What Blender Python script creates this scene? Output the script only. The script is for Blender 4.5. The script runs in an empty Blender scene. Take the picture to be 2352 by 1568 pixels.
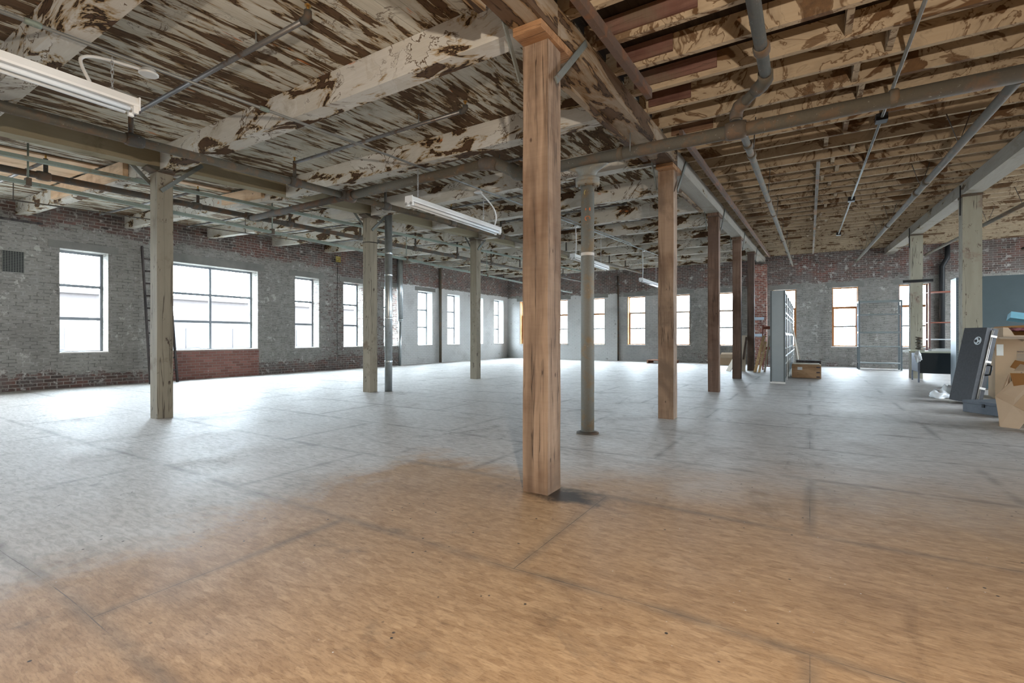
import bpy, bmesh, math, random
from mathutils import Vector, Matrix
random.seed(7)
S = 1.12                      # metres per layout unit (the camera stands one unit above the floor)
C = bpy.context.scene.collection
ORG = {}
ORD = ['first','second','third','fourth','fifth','sixth','seventh','eighth','ninth','tenth','eleventh','twelfth','thirteenth',
       'fourteenth','fifteenth','sixteenth','seventeenth','eighteenth','nineteenth','twentieth','twenty-first','twenty-second',
       'twenty-third','twenty-fourth','twenty-fifth','twenty-sixth','twenty-seventh','twenty-eighth','twenty-ninth','thirtieth',
       'thirty-first','thirty-second','thirty-third','thirty-fourth','thirty-fifth','thirty-sixth','thirty-seventh','thirty-eighth',
       'thirty-ninth','fortieth','forty-first','forty-second']
SL = .045                     # the roof rises away from the camera
YF, XL, XR, YB = 19.9, -12.5, 8.0, -6.0

# ------------------------------------------------------------------ node helpers
class NT:
    def __init__(s, name):
        s.m = bpy.data.materials.new(name); s.m.use_nodes = True
        s.t = s.m.node_tree; s.t.nodes.clear()
        s.out = s.t.nodes.new('ShaderNodeOutputMaterial')
    def n(s, typ, **kw):
        x = s.t.nodes.new(typ)
        for k, v in kw.items(): setattr(x, k, v)
        return x
    def put(s, sock, v):
        if isinstance(v, bpy.types.NodeSocket): s.t.links.new(v, sock)
        elif isinstance(v, (tuple, list)):
            if sock.type == 'RGBA': sock.default_value = (*v[:3], 1)
            else: sock.default_value = v
        else: sock.default_value = v
    def obj(s, rnd=0):
        c = s.n('ShaderNodeTexCoord').outputs['Object']
        if rnd:
            r = s.n('ShaderNodeObjectInfo').outputs['Random']
            cx = s.n('ShaderNodeCombineXYZ')
            s.put(cx.inputs[0], s.math('MULTIPLY', r, rnd)); s.put(cx.inputs[1], s.math('MULTIPLY', r, rnd*1.7)); s.put(cx.inputs[2], s.math('MULTIPLY', r, rnd*.6))
            c = s.vm('ADD', c, cx.outputs[0])
        return c
    def vm(s, op, a, b):
        x = s.n('ShaderNodeVectorMath', operation=op); s.put(x.inputs[0], a); s.put(x.inputs[1], b); return x.outputs[0]
    def math(s, op, a, b=0., c=None, clamp=False):
        x = s.n('ShaderNodeMath', operation=op, use_clamp=clamp); s.put(x.inputs[0], a); s.put(x.inputs[1], b)
        if c is not None: s.put(x.inputs[2], c)
        return x.outputs[0]
    def sep(s, v):
        x = s.n('ShaderNodeSeparateXYZ'); s.put(x.inputs[0], v); return x.outputs
    def comb(s, a, b, c=0.):
        x = s.n('ShaderNodeCombineXYZ'); s.put(x.inputs[0], a); s.put(x.inputs[1], b); s.put(x.inputs[2], c); return x.outputs[0]
    def noise(s, v, scale=1., det=4., rough=.55, dist=0.):
        x = s.n('ShaderNodeTexNoise'); s.put(x.inputs['Vector'], v)
        x.inputs['Scale'].default_value = scale; x.inputs['Detail'].default_value = min(det, 5.)
        x.inputs['Roughness'].default_value = rough; x.inputs['Distortion'].default_value = dist
        return x.outputs[0]
    def voro(s, v, scale=1., feature='F1', rnd=1.):
        x = s.n('ShaderNodeTexVoronoi', feature=feature); s.put(x.inputs['Vector'], v)
        x.inputs['Scale'].default_value = scale; x.inputs['Randomness'].default_value = rnd
        return x.outputs
    def ramp(s, f, stops, interp='LINEAR'):
        x = s.n('ShaderNodeValToRGB'); s.put(x.inputs[0], f); r = x.color_ramp; r.interpolation = interp
        while len(r.elements) < len(stops): r.elements.new(.5)
        for e, (p, c) in zip(r.elements, stops):
            e.position = p; e.color = (*c, 1) if isinstance(c, tuple) else (c, c, c, 1)
        return x.outputs[0]
    def step(s, f, a, b):                       # smooth 0..1 between a and b
        x = s.n('ShaderNodeMapRange', interpolation_type='SMOOTHSTEP'); s.put(x.inputs[0], f)
        x.inputs[1].default_value = a; x.inputs[2].default_value = b; return x.outputs[0]
    def mix(s, f, a, b, mode='MIX'):
        x = s.n('ShaderNodeMix', data_type='RGBA', blend_type=mode); s.put(x.inputs[0], f); s.put(x.inputs[6], a); s.put(x.inputs[7], b); return x.outputs[2]
    def bsdf(s, col, rough=.8, metal=0., bump=None, strength=.3, dist=.01, spec=.3):
        b = s.n('ShaderNodeBsdfPrincipled'); s.put(b.inputs['Base Color'], col); s.put(b.inputs['Roughness'], rough)
        s.put(b.inputs['Metallic'], metal); b.inputs['Specular IOR Level'].default_value = spec
        if bump is not None:
            u = s.n('ShaderNodeBump'); u.inputs['Strength'].default_value = strength; u.inputs['Distance'].default_value = dist
            s.put(u.inputs['Height'], bump); s.t.links.new(u.outputs[0], b.inputs['Normal'])
        s.t.links.new(b.outputs[0], s.out.inputs[0]); return s.m

def axis_scale(axis, along, across):
    return tuple(along if a == axis else across for a in 'xyz')

def m_flat(name, col, rough=.6, metal=0., var=.12, sc=6., spec=.3):
    t = NT(name); v = t.obj(5)
    f = t.noise(v, sc, 5, .6)
    c = t.mix(f, tuple(x*(1-var*2) for x in col), tuple(min(1, x*(1+var*2)) for x in col))
    return t.bsdf(c, rough, metal, f, .08, .005, spec)

def m_peel(name, axis, paint, wood, edge, thr=.45, sc=1.6, along=.5, across=3.2, planks=None, stain=(.32,.22,.11), rust=0., grime=.5, soft=.05, lines=0.):
    t = NT(name); v = t.obj(9)
    p = t.vm('MULTIPLY', v, axis_scale(axis, along, across))
    n = t.noise(p, sc, 9, .62, .5)
    big = t.noise(v, .55, 3, .5)
    n = t.math('ADD', n, t.math('MULTIPLY', t.math('SUBTRACT', big, .5), .35))
    if planks:
        ax, w = planks
        x = t.math('DIVIDE', t.sep(v)[0 if ax == 'x' else 1], w)
        cell = t.math('FLOOR', x)
        wn = t.n('ShaderNodeTexWhiteNoise', noise_dimensions='1D'); t.put(wn.inputs['W'], cell)
        n = t.math('ADD', n, t.math('MULTIPLY', t.math('SUBTRACT', wn.outputs[0], .5), .10))
    w2 = tuple(x*.55 for x in wood)
    c = t.ramp(n, [(0., w2), (max(.02, thr-.16), wood), (thr-.02, tuple(x*.8 for x in wood)), (thr-.004, edge), (thr+.006, edge),
                   (thr+.016, stain), (thr+.016+soft, tuple(x*.9 for x in paint)), (thr+.3, paint)])
    fine = t.noise(t.vm('MULTIPLY', v, axis_scale(axis, 2, 30)), 2., 6, .6)
    c = t.mix(t.math('MULTIPLY', fine, grime), c, t.mix(1., c, (.5,.42,.30), 'MULTIPLY'))
    st = t.step(t.noise(t.vm('ADD', v, (7,3,1)), 1.1, 6, .6, .8), .56, .72)
    c = t.mix(t.math('MULTIPLY', st, .55), c, t.mix(1., c, stain, 'MULTIPLY'))
    if lines:
        m = t.noise(t.vm('ADD', t.vm('MULTIPLY', v, axis_scale(axis, 1., 1.3)), (2,8,5)), 1.9, 7, .62, 1.0)
        ln = t.math('SUBTRACT', 1., t.step(t.math('ABSOLUTE', t.math('SUBTRACT', m, .53)), .004, .016))
        ln = t.math('MULTIPLY', ln, t.step(t.noise(t.vm('ADD', v, (1,2,9)), 1.3, 3, .5), .42, .55))
        c = t.mix(t.math('MULTIPLY', ln, lines), c, (.10,.06,.03))
        c = t.mix(t.math('MULTIPLY', t.step(m, .52, .50), .22), c, t.mix(1., c, (.62,.54,.40), 'MULTIPLY'))
    if rust:
        rr = t.step(t.noise(t.vm('ADD', p, (3,9,4)), 2.4, 4, .5), .69, .74)
        c = t.mix(t.math('MULTIPLY', rr, rust), c, (.55,.17,.04))
    h = t.step(n, thr-.03, thr+.03)
    if planks:
        e = t.math('PINGPONG', x, .5); g = t.step(e, .0, .018)
        c = t.mix(t.math('ADD', t.math('MULTIPLY', g, .7), .3), (.03,.022,.015), c); h = t.math('MULTIPLY', h, g)
    return t.bsdf(c, .85, 0, t.math('ADD', h, t.math('MULTIPLY', fine, .3)), .4, .006, .15)

def m_stain(name, axis, paint, line, brown, dark, along=.7, across=1.6, thr=.40, tint=0.):
    """cream paint with brown water rings and burnt patches"""
    t = NT(name); v = t.obj(23)
    p = t.vm('MULTIPLY', v, axis_scale(axis, along, across))
    n = t.noise(p, 1.9, 7, .58, .9)
    n2 = t.noise(t.vm('ADD', p, (11,5,2)), 1.2, 8, .66, 1.2)
    pt2 = tuple(x*.82 for x in paint)
    c = t.ramp(n, [(0., brown), (thr-.10, tuple(x*1.1 for x in brown)), (thr-.015, line), (thr, line), (thr+.02, pt2), (thr+.10, paint), (thr+.112, line), (thr+.125, pt2),
                   (thr+.19, paint), (thr+.198, tuple(x*.75+.0 for x in paint)), (thr+.21, paint), (1., paint)])
    d = t.step(n2, .60, .64)
    c = t.mix(d, c, t.mix(t.noise(v, 22, 5, .7), dark, tuple(x*1.5 for x in brown)))
    ed = t.math('MULTIPLY', t.step(n2, .575, .595), t.math('SUBTRACT', 1., t.step(n2, .61, .64)))
    c = t.mix(t.math('MULTIPLY', ed, .8), c, line)
    g = t.noise(t.vm('MULTIPLY', v, axis_scale(axis, 1.2, 26)), 2, 5, .6)
    c = t.mix(t.math('MULTIPLY', g, .45), c, t.mix(1., c, (.62,.52,.38), 'MULTIPLY'))
    return t.bsdf(c, .85, 0, g, .25, .004, .15)

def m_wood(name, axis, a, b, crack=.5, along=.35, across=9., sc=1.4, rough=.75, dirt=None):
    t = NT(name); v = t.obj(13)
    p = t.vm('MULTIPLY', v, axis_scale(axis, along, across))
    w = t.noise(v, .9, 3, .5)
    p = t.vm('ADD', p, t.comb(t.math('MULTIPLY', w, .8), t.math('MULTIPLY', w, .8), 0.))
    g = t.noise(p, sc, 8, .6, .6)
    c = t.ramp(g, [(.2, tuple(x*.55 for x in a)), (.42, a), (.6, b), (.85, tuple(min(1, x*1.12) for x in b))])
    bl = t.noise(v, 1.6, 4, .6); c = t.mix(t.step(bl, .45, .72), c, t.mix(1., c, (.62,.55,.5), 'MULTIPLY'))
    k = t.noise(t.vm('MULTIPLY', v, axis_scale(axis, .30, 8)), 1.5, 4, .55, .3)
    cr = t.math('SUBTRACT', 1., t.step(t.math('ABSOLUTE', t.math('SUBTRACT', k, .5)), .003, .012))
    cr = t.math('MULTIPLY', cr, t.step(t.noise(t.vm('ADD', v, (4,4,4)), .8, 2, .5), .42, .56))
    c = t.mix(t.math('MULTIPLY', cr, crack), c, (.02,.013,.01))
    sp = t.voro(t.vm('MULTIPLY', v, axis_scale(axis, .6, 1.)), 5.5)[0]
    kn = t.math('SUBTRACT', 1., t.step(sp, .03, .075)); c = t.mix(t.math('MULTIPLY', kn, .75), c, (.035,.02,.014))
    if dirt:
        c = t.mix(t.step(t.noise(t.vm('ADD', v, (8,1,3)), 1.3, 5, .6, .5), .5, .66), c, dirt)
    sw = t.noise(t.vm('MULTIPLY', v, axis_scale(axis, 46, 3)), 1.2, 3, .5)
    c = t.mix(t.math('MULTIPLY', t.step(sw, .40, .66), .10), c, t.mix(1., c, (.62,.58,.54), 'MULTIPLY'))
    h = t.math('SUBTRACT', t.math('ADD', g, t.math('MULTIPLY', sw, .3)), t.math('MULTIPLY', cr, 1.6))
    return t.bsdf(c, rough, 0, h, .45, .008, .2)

def m_painted_post(name, paint, spec_col, dirt):
    t = NT(name); v = t.obj(17)
    st = t.noise(t.vm('MULTIPLY', v, (6, 6, 1.2)), 1., 5, .6)
    c = t.mix(t.step(st, .35, .7), paint, tuple(x*.84 for x in paint))
    a = t.noise(t.vm('MULTIPLY', v, (1,1,.45)), 9, 6, .75)
    low = t.step(t.sep(v)[2], 2.4*S, 0.)
    c = t.mix(t.step(t.math('ADD', a, t.math('MULTIPLY', low, .05)), .60, .66), c, spec_col)
    b = t.noise(v, 2.2, 6, .65); c = t.mix(t.step(t.math('ADD', b, t.math('MULTIPLY', low, .10)), .56, .72), c, dirt)
    k = t.noise(t.vm('MULTIPLY', v, (7,7,.2)), 1.5, 3, .5, .3)
    cr = t.math('SUBTRACT', 1., t.step(t.math('ABSOLUTE', t.math('SUBTRACT', k, .5)), .002, .009))
    c = t.mix(t.math('MULTIPLY', cr, .7), c, (.03,.02,.015))
    return t.bsdf(c, .75, 0, t.math('SUBTRACT', a, cr), .35, .006, .2)

def m_rust(name, base, rust, amt=.5, rough=.6, metal=.3):
    t = NT(name); v = t.obj(7)
    n = t.noise(v, 5, 8, .65, .4); f = t.noise(v, 40, 5, .7)
    c = t.mix(t.step(n, .62-amt*.3, .78-amt*.3), base, rust)
    c = t.mix(t.math('MULTIPLY', f, .5), c, t.mix(1., c, (.45,.42,.4), 'MULTIPLY'))
    lt = t.step(t.noise(t.vm('ADD', v, (5,2,9)), 30, 4, .7), .64, .7); c = t.mix(t.math('MULTIPLY', lt, .45), c, (.42,.41,.36))
    return t.bsdf(c, rough, metal, f, .25, .004, .4)

def m_galv(name, col, rough=.32, metal=.85):
    t = NT(name); v = t.obj(3)
    c = t.mix(t.voro(v, 14)[0], tuple(x*.8 for x in col), col)
    return t.bsdf(c, t.math('ADD', t.math('MULTIPLY', t.noise(v, 6, 4, .6), .2), rough-.1), metal, None)

def m_perf(name, col, pitch=.035, r=.18, two=False, rough=.45, metal=.5):
    """painted steel with a row of punched holes up its length (generated across the strip)"""
    t = NT(name); v = t.obj(0); z = t.sep(v)[2]
    g = t.n('ShaderNodeTexCoord').outputs['Generated']; gs = t.sep(g)
    u = gs[0] if not two else gs[1]
    fz = t.math('SUBTRACT', t.math('FRACT', t.math('DIVIDE', z, pitch)), .5)
    hole = t.math('MULTIPLY', t.math('LESS_THAN', t.math('ABSOLUTE', fz), r), t.math('LESS_THAN', t.math('ABSOLUTE', t.math('SUBTRACT', u, .5)), .22))
    n = t.noise(v, 5, 4, .6)
    c = t.mix(n, tuple(x*.8 for x in col), col)
    c = t.mix(hole, c, (.02,.025,.03))
    return t.bsdf(c, rough, metal, None)

def m_card(name, col, rough=.85):
    t = NT(name); v = t.obj(3)
    n = t.noise(v, 3, 4, .6); f = t.noise(t.vm('MULTIPLY', v, (1,1,60)), 3, 2, .5)
    c = t.mix(n, tuple(x*.86 for x in col), tuple(min(1, x*1.08) for x in col))
    c = t.mix(t.math('MULTIPLY', f, .2), c, tuple(x*.8 for x in col))
    return t.bsdf(c, rough, 0, f, .06, .002, .15)

# ------------------------------------------------------------------ brick walls, floor, deck
def m_brick(name, uaxis):
    """old brick; grey, pale and bare zones of paint lie on it where the photograph shows them"""
    t = NT(name); v = t.obj(0); xyz = t.sep(v)
    u = t.math('ADD', xyz[0], xyz[1]); w = xyz[2]
    wob = t.noise(v, 3., 3, .5)
    wv = t.math('ADD', w, t.math('MULTIPLY', wob, .012))
    bt = t.n('ShaderNodeTexBrick', offset=.5, squash=1.); t.put(bt.inputs['Vector'], t.comb(u, wv))
    bt.inputs['Scale'].default_value = 1.; bt.inputs['Brick Width'].default_value = .215; bt.inputs['Row Height'].default_value = .074
    bt.inputs['Mortar Size'].default_value = .0075; bt.inputs['Mortar Smooth'].default_value = .25; bt.inputs['Bias'].default_value = 0.
    t.put(bt.inputs['Color1'], (0.,0.,0.)); t.put(bt.inputs['Color2'], (1.,1.,1.)); t.put(bt.inputs['Mortar'], (.5,.5,.5))
    cell = bt.outputs['Color']; mort = bt.outputs['Fac']
    n1 = t.noise(v, 1.1, 7, .62, .4); n2 = t.noise(v, 6., 7, .68); n3 = t.noise(v, .45, 4, .55); n4 = t.noise(v, 26., 5, .7)
    # bare brick
    br = t.ramp(cell, [(0., (.055,.042,.038)), (.35, (.105,.070,.060)), (.7, (.155,.084,.068)), (1., (.12,.095,.085))])
    br = t.mix(t.math('MULTIPLY', t.step(t.noise(t.vm('ADD', v, (9,1,1)), .9, 5, .6), .52, .62), .55), br, t.mix(cell, (.17,.06,.045), (.24,.095,.07)))
    br = t.mix(t.step(n2, .42, .66), br, (.075,.062,.056))
    mc = t.mix(n4, (.20,.185,.165), (.40,.375,.34))
    bare = t.mix(mort, br, mc)
    bare = t.mix(t.step(n2, .56, .66), bare, (.40,.375,.35))      # whitewash crumbs
    bare = t.mix(t.math('MULTIPLY', t.step(t.noise(t.vm('ADD', v, (4,7,1)), 2.2, 6, .65), .46, .62), .45), bare, (.17,.155,.145))
    # grey paint
    gp = t.mix(n1, (.19,.185,.17), (.35,.34,.31)); gp = t.mix(t.math('MULTIPLY', n4, .5), gp, (.17,.16,.15))
    grey = t.mix(t.math('MULTIPLY', mort, .75), gp, t.mix(t.step(n2, .42, .58), (.09,.085,.078), (.38,.365,.34)))
    grey = t.mix(t.math('MULTIPLY', t.math('SUBTRACT', cell, .5), .5), grey, t.mix(1., grey, (.55,.52,.50), 'MULTIPLY'))
    grey = t.mix(t.step(t.noise(t.vm('ADD', v, (2,6,4)), 3.2, 7, .7), .60, .66), grey, (.40,.385,.355))
    pp = t.mix(n1, (.52,.52,.51), (.72,.72,.71)); pale = t.mix(t.math('MULTIPLY', mort, .35), pp, (.33,.33,.32))
    zz = t.math('ADD', w, t.math('MULTIPLY', t.math('SUBTRACT', n1, .5), .55))
    if uaxis == 'y':
        y = xyz[1]
        pz = t.math('MULTIPLY', t.step(y, 12.55*S, 12.62*S), t.math('LESS_THAN', w, t.math('ADD', 2.93*S, t.math('MULTIPLY', t.math('SUBTRACT', n2, .5), .18))))
        # grey wherever not pale; above the heads and along the foot the brick shows through
        top = t.step(zz, 2.95*S, 3.35*S); foot = t.step(zz, .5*S, .12*S)
        far = t.step(y, 8.6*S, 10.5*S)
        cov = t.math('SUBTRACT', .80, t.math('ADD', t.math('MULTIPLY', top, .34), t.math('ADD', t.math('MULTIPLY', foot, .30), t.math('MULTIPLY', far, .22))))
        infill = t.math('MULTIPLY', t.math('LESS_THAN', w, .685*S), t.math('MULTIPLY', t.math('GREATER_THAN', y, 5.27*S), t.math('LESS_THAN', y, 7.44*S)))
    else:
        x = xyz[0]
        pz = t.math('MULTIPLY', t.step(x, -6.93*S, -6.99*S), t.math('LESS_THAN', w, t.math('ADD', 2.85*S, t.math('MULTIPLY', t.math('SUBTRACT', n2, .5), .2))))
        mid = t.math('MULTIPLY', t.math('LESS_THAN', x, -4.95*S), t.math('LESS_THAN', w, 2.7*S))
        top = t.step(zz, 2.75*S, 3.05*S); foot = t.step(zz, .75*S, .2*S)
        cov = t.math('SUBTRACT', .80, t.math('ADD', t.math('MULTIPLY', top, .33), t.math('MULTIPLY', foot, .12)))
        cov = t.math('ADD', cov, t.math('MULTIPLY', mid, .2))
        infill = 0.
    keep = t.math('ADD', t.math('MULTIPLY', n2, .75), t.math('MULTIPLY', n3, .45))
    keep = t.math('ADD', keep, t.math('MULTIPLY', t.math('SUBTRACT', cell, .5), .10))
    mask = t.step(t.math('SUBTRACT', cov, keep), -.03, .06)
    c = t.mix(mask, bare, grey)
    if uaxis == 'x': grey2 = t.mix(.55, grey, pale); c = t.mix(t.math('MULTIPLY', mid, .8), c, grey2)
    c = t.mix(pz, c, t.mix(t.step(n2, .62, .7), pale, (.26,.25,.24)))
    if uaxis == 'y':
        red = t.mix(mort, t.mix(cell, (.16,.07,.055), (.26,.125,.10)), (.25,.21,.19)); red = t.mix(t.step(n2, .64, .68), red, (.42,.34,.32))
        c = t.mix(infill, c, red)
    soot = t.step(t.noise(t.vm('ADD', v, (3,3,3)), .8, 5, .6), .52, .7)
    c = t.mix(t.math('MULTIPLY', soot, .4), c, t.mix(1., c, (.55,.53,.52), 'MULTIPLY'))
    h = t.math('ADD', t.math('MULTIPLY', t.math('SUBTRACT', 1., mort), 1.), t.math('MULTIPLY', n2, .8))
    return t.bsdf(c, .85, 0, h, .8, .014, .2)

def m_floor():
    t = NT('osb_sheet_floor'); v = t.obj(0); xyz = t.sep(v)
    bt = t.n('ShaderNodeTexBrick', offset=.5, squash=1.)
    wob = t.noise(v, .5, 2, .5)
    t.put(bt.inputs['Vector'], t.comb(xyz[0], t.math('ADD', t.math('SUBTRACT', xyz[1], -.41*S), t.math('MULTIPLY', t.math('SUBTRACT', wob, .5), .16))))
    bt.inputs['Scale'].default_value = 1.; bt.inputs['Brick Width'].default_value = 2.18*S; bt.inputs['Row Height'].default_value = 1.1*S
    bt.inputs['Mortar Size'].default_value = .0020; bt.inputs['Mortar Smooth'].default_value = .3
    t.put(bt.inputs['Color1'], (0.,0.,0.)); t.put(bt.inputs['Color2'], (1.,1.,1.)); t.put(bt.inputs['Mortar'], (.5,.5,.5))
    b2 = t.n('ShaderNodeTexBrick', offset=.5, squash=1.)
    t.t.links.new(bt.inputs['Vector'].links[0].from_socket, b2.inputs['Vector'])
    for k in ('Scale','Brick Width','Row Height'): b2.inputs[k].default_value = bt.inputs[k].default_value
    b2.inputs['Mortar Size'].default_value = .06; b2.inputs['Mortar Smooth'].default_value = 1.
    sheet, seam, wide = bt.outputs['Color'], bt.outputs['Fac'], b2.outputs['Fac']
    big = t.noise(v, .42, 5, .6, .5); med = t.noise(v, 1.9, 7, .65, .6)
    fl = t.noise(t.vm('MULTIPLY', v, (1.6, 7., 1)), 7., 7, .7, .4)          # flakes lie along the sheets
    fl2 = t.voro(t.vm('MULTIPLY', v, (14, 36, 1)), 1.)[1]
    wood = t.ramp(fl, [(.25, (.20,.112,.050)), (.44, (.40,.243,.124)), (.6, (.50,.322,.172)), (.8, (.60,.415,.245))])
    wood = t.mix(.38, wood, t.mix(t.sep(fl2)[0], (.26,.16,.08), (.52,.37,.22)))
    fib = t.noise(t.vm('MULTIPLY', v, (9., 60., 1)), 2.4, 5, .75, .3)
    wood = t.mix(t.math('MULTIPLY', t.step(fib, .50, .60), .5), wood, t.mix(1., wood, (.55,.50,.45), 'MULTIPLY'))
    wood = t.mix(t.math('MULTIPLY', sheet, .3), wood, t.mix(1., wood, (.82,.78,.76), 'MULTIPLY'))
    # dusty grey with cool daylight painted in; the flash-lit front stays tan
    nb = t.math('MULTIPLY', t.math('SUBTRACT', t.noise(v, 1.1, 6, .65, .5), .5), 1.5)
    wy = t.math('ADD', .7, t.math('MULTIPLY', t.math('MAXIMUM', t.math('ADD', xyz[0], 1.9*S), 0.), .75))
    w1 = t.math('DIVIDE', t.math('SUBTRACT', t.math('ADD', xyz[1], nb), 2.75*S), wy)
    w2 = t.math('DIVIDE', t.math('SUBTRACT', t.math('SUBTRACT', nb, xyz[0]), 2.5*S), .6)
    daylit_mask = t.math('MAXIMUM', t.step(w1, 0., 1.), t.step(w2, 0., 1.))
    daylit_dust = t.mix(t.step(t.noise(t.vm('MULTIPLY', v, (2.2, 8., 1)), 4., 8, .72, .5), .30, .66), (.33,.325,.31), (.60,.59,.57))
    c = t.mix(t.math('MULTIPLY', daylit_mask, .88), wood, daylit_dust)
    dk = t.step(med, .52, .76); c = t.mix(t.math('MULTIPLY', dk, .42), c, t.mix(1., c, (.42,.38,.36), 'MULTIPLY'))
    sm = t.step(t.noise(t.vm('MULTIPLY', v, (.55, 2.4, 1)), 1.3, 6, .62, .8), .54, .72); c = t.mix(t.math('MULTIPLY', sm, .38), c, t.mix(1., c, (.45,.40,.36), 'MULTIPLY'))
    sm2 = t.step(t.noise(t.vm('ADD', t.vm('MULTIPLY', v, (.9, .28, 1)), (6, 2, 0)), 1.6, 7, .66, 1.6), .60, .70); c = t.mix(t.math('MULTIPLY', sm2, .30), c, t.mix(1., c, (.42,.38,.34), 'MULTIPLY'))
    sm3 = t.math('MULTIPLY', t.step(t.noise(t.vm('ADD', v, (2, 6, 0)), .9, 5, .7, 1.2), .57, .70), t.step(t.noise(v, 9., 5, .7), .40, .60))
    c = t.mix(t.math('MULTIPLY', sm3, .6), c, (.10,.075,.055))
    c = t.mix(t.math('MULTIPLY', t.math('MULTIPLY', wide, t.step(med, .30, .6)), .45), c, (.10,.085,.07))
    c = t.mix(t.math('MULTIPLY', t.math('MULTIPLY', seam, .85), t.step(t.noise(v, 1.3, 4, .6), .42, .60)), c, (.05,.038,.03))
    sp = t.voro(v, 11.)[0]; rn = t.noise(v, 3., 3, .5)
    c = t.mix(t.math('MULTIPLY', t.math('SUBTRACT', 1., t.step(sp, .05, .09)), t.step(rn, .46, .56)), c, (.03,.024,.02))
    sp2 = t.voro(t.vm('ADD', v, (5,5,5)), 15.)[0]
    c = t.mix(t.math('MULTIPLY', t.math('SUBTRACT', 1., t.step(sp2, .035, .06)), t.step(rn, .5, .62)), c, (.62,.60,.56))
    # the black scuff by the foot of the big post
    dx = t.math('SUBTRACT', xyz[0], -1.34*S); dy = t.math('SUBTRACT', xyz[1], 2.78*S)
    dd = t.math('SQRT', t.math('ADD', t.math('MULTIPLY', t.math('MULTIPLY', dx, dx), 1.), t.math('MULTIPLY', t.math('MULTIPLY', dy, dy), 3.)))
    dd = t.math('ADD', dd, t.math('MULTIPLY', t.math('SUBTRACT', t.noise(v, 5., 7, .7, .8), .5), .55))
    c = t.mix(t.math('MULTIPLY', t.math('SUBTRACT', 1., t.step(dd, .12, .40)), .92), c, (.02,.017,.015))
    rough = t.math('ADD', .42, t.math('MULTIPLY', med, .35))
    h = t.math('SUBTRACT', t.math('MULTIPLY', fl, .6), t.math('MULTIPLY', seam, 1.5))
    return t.bsdf(c, rough, 0, h, .3, .004, .45)

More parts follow.
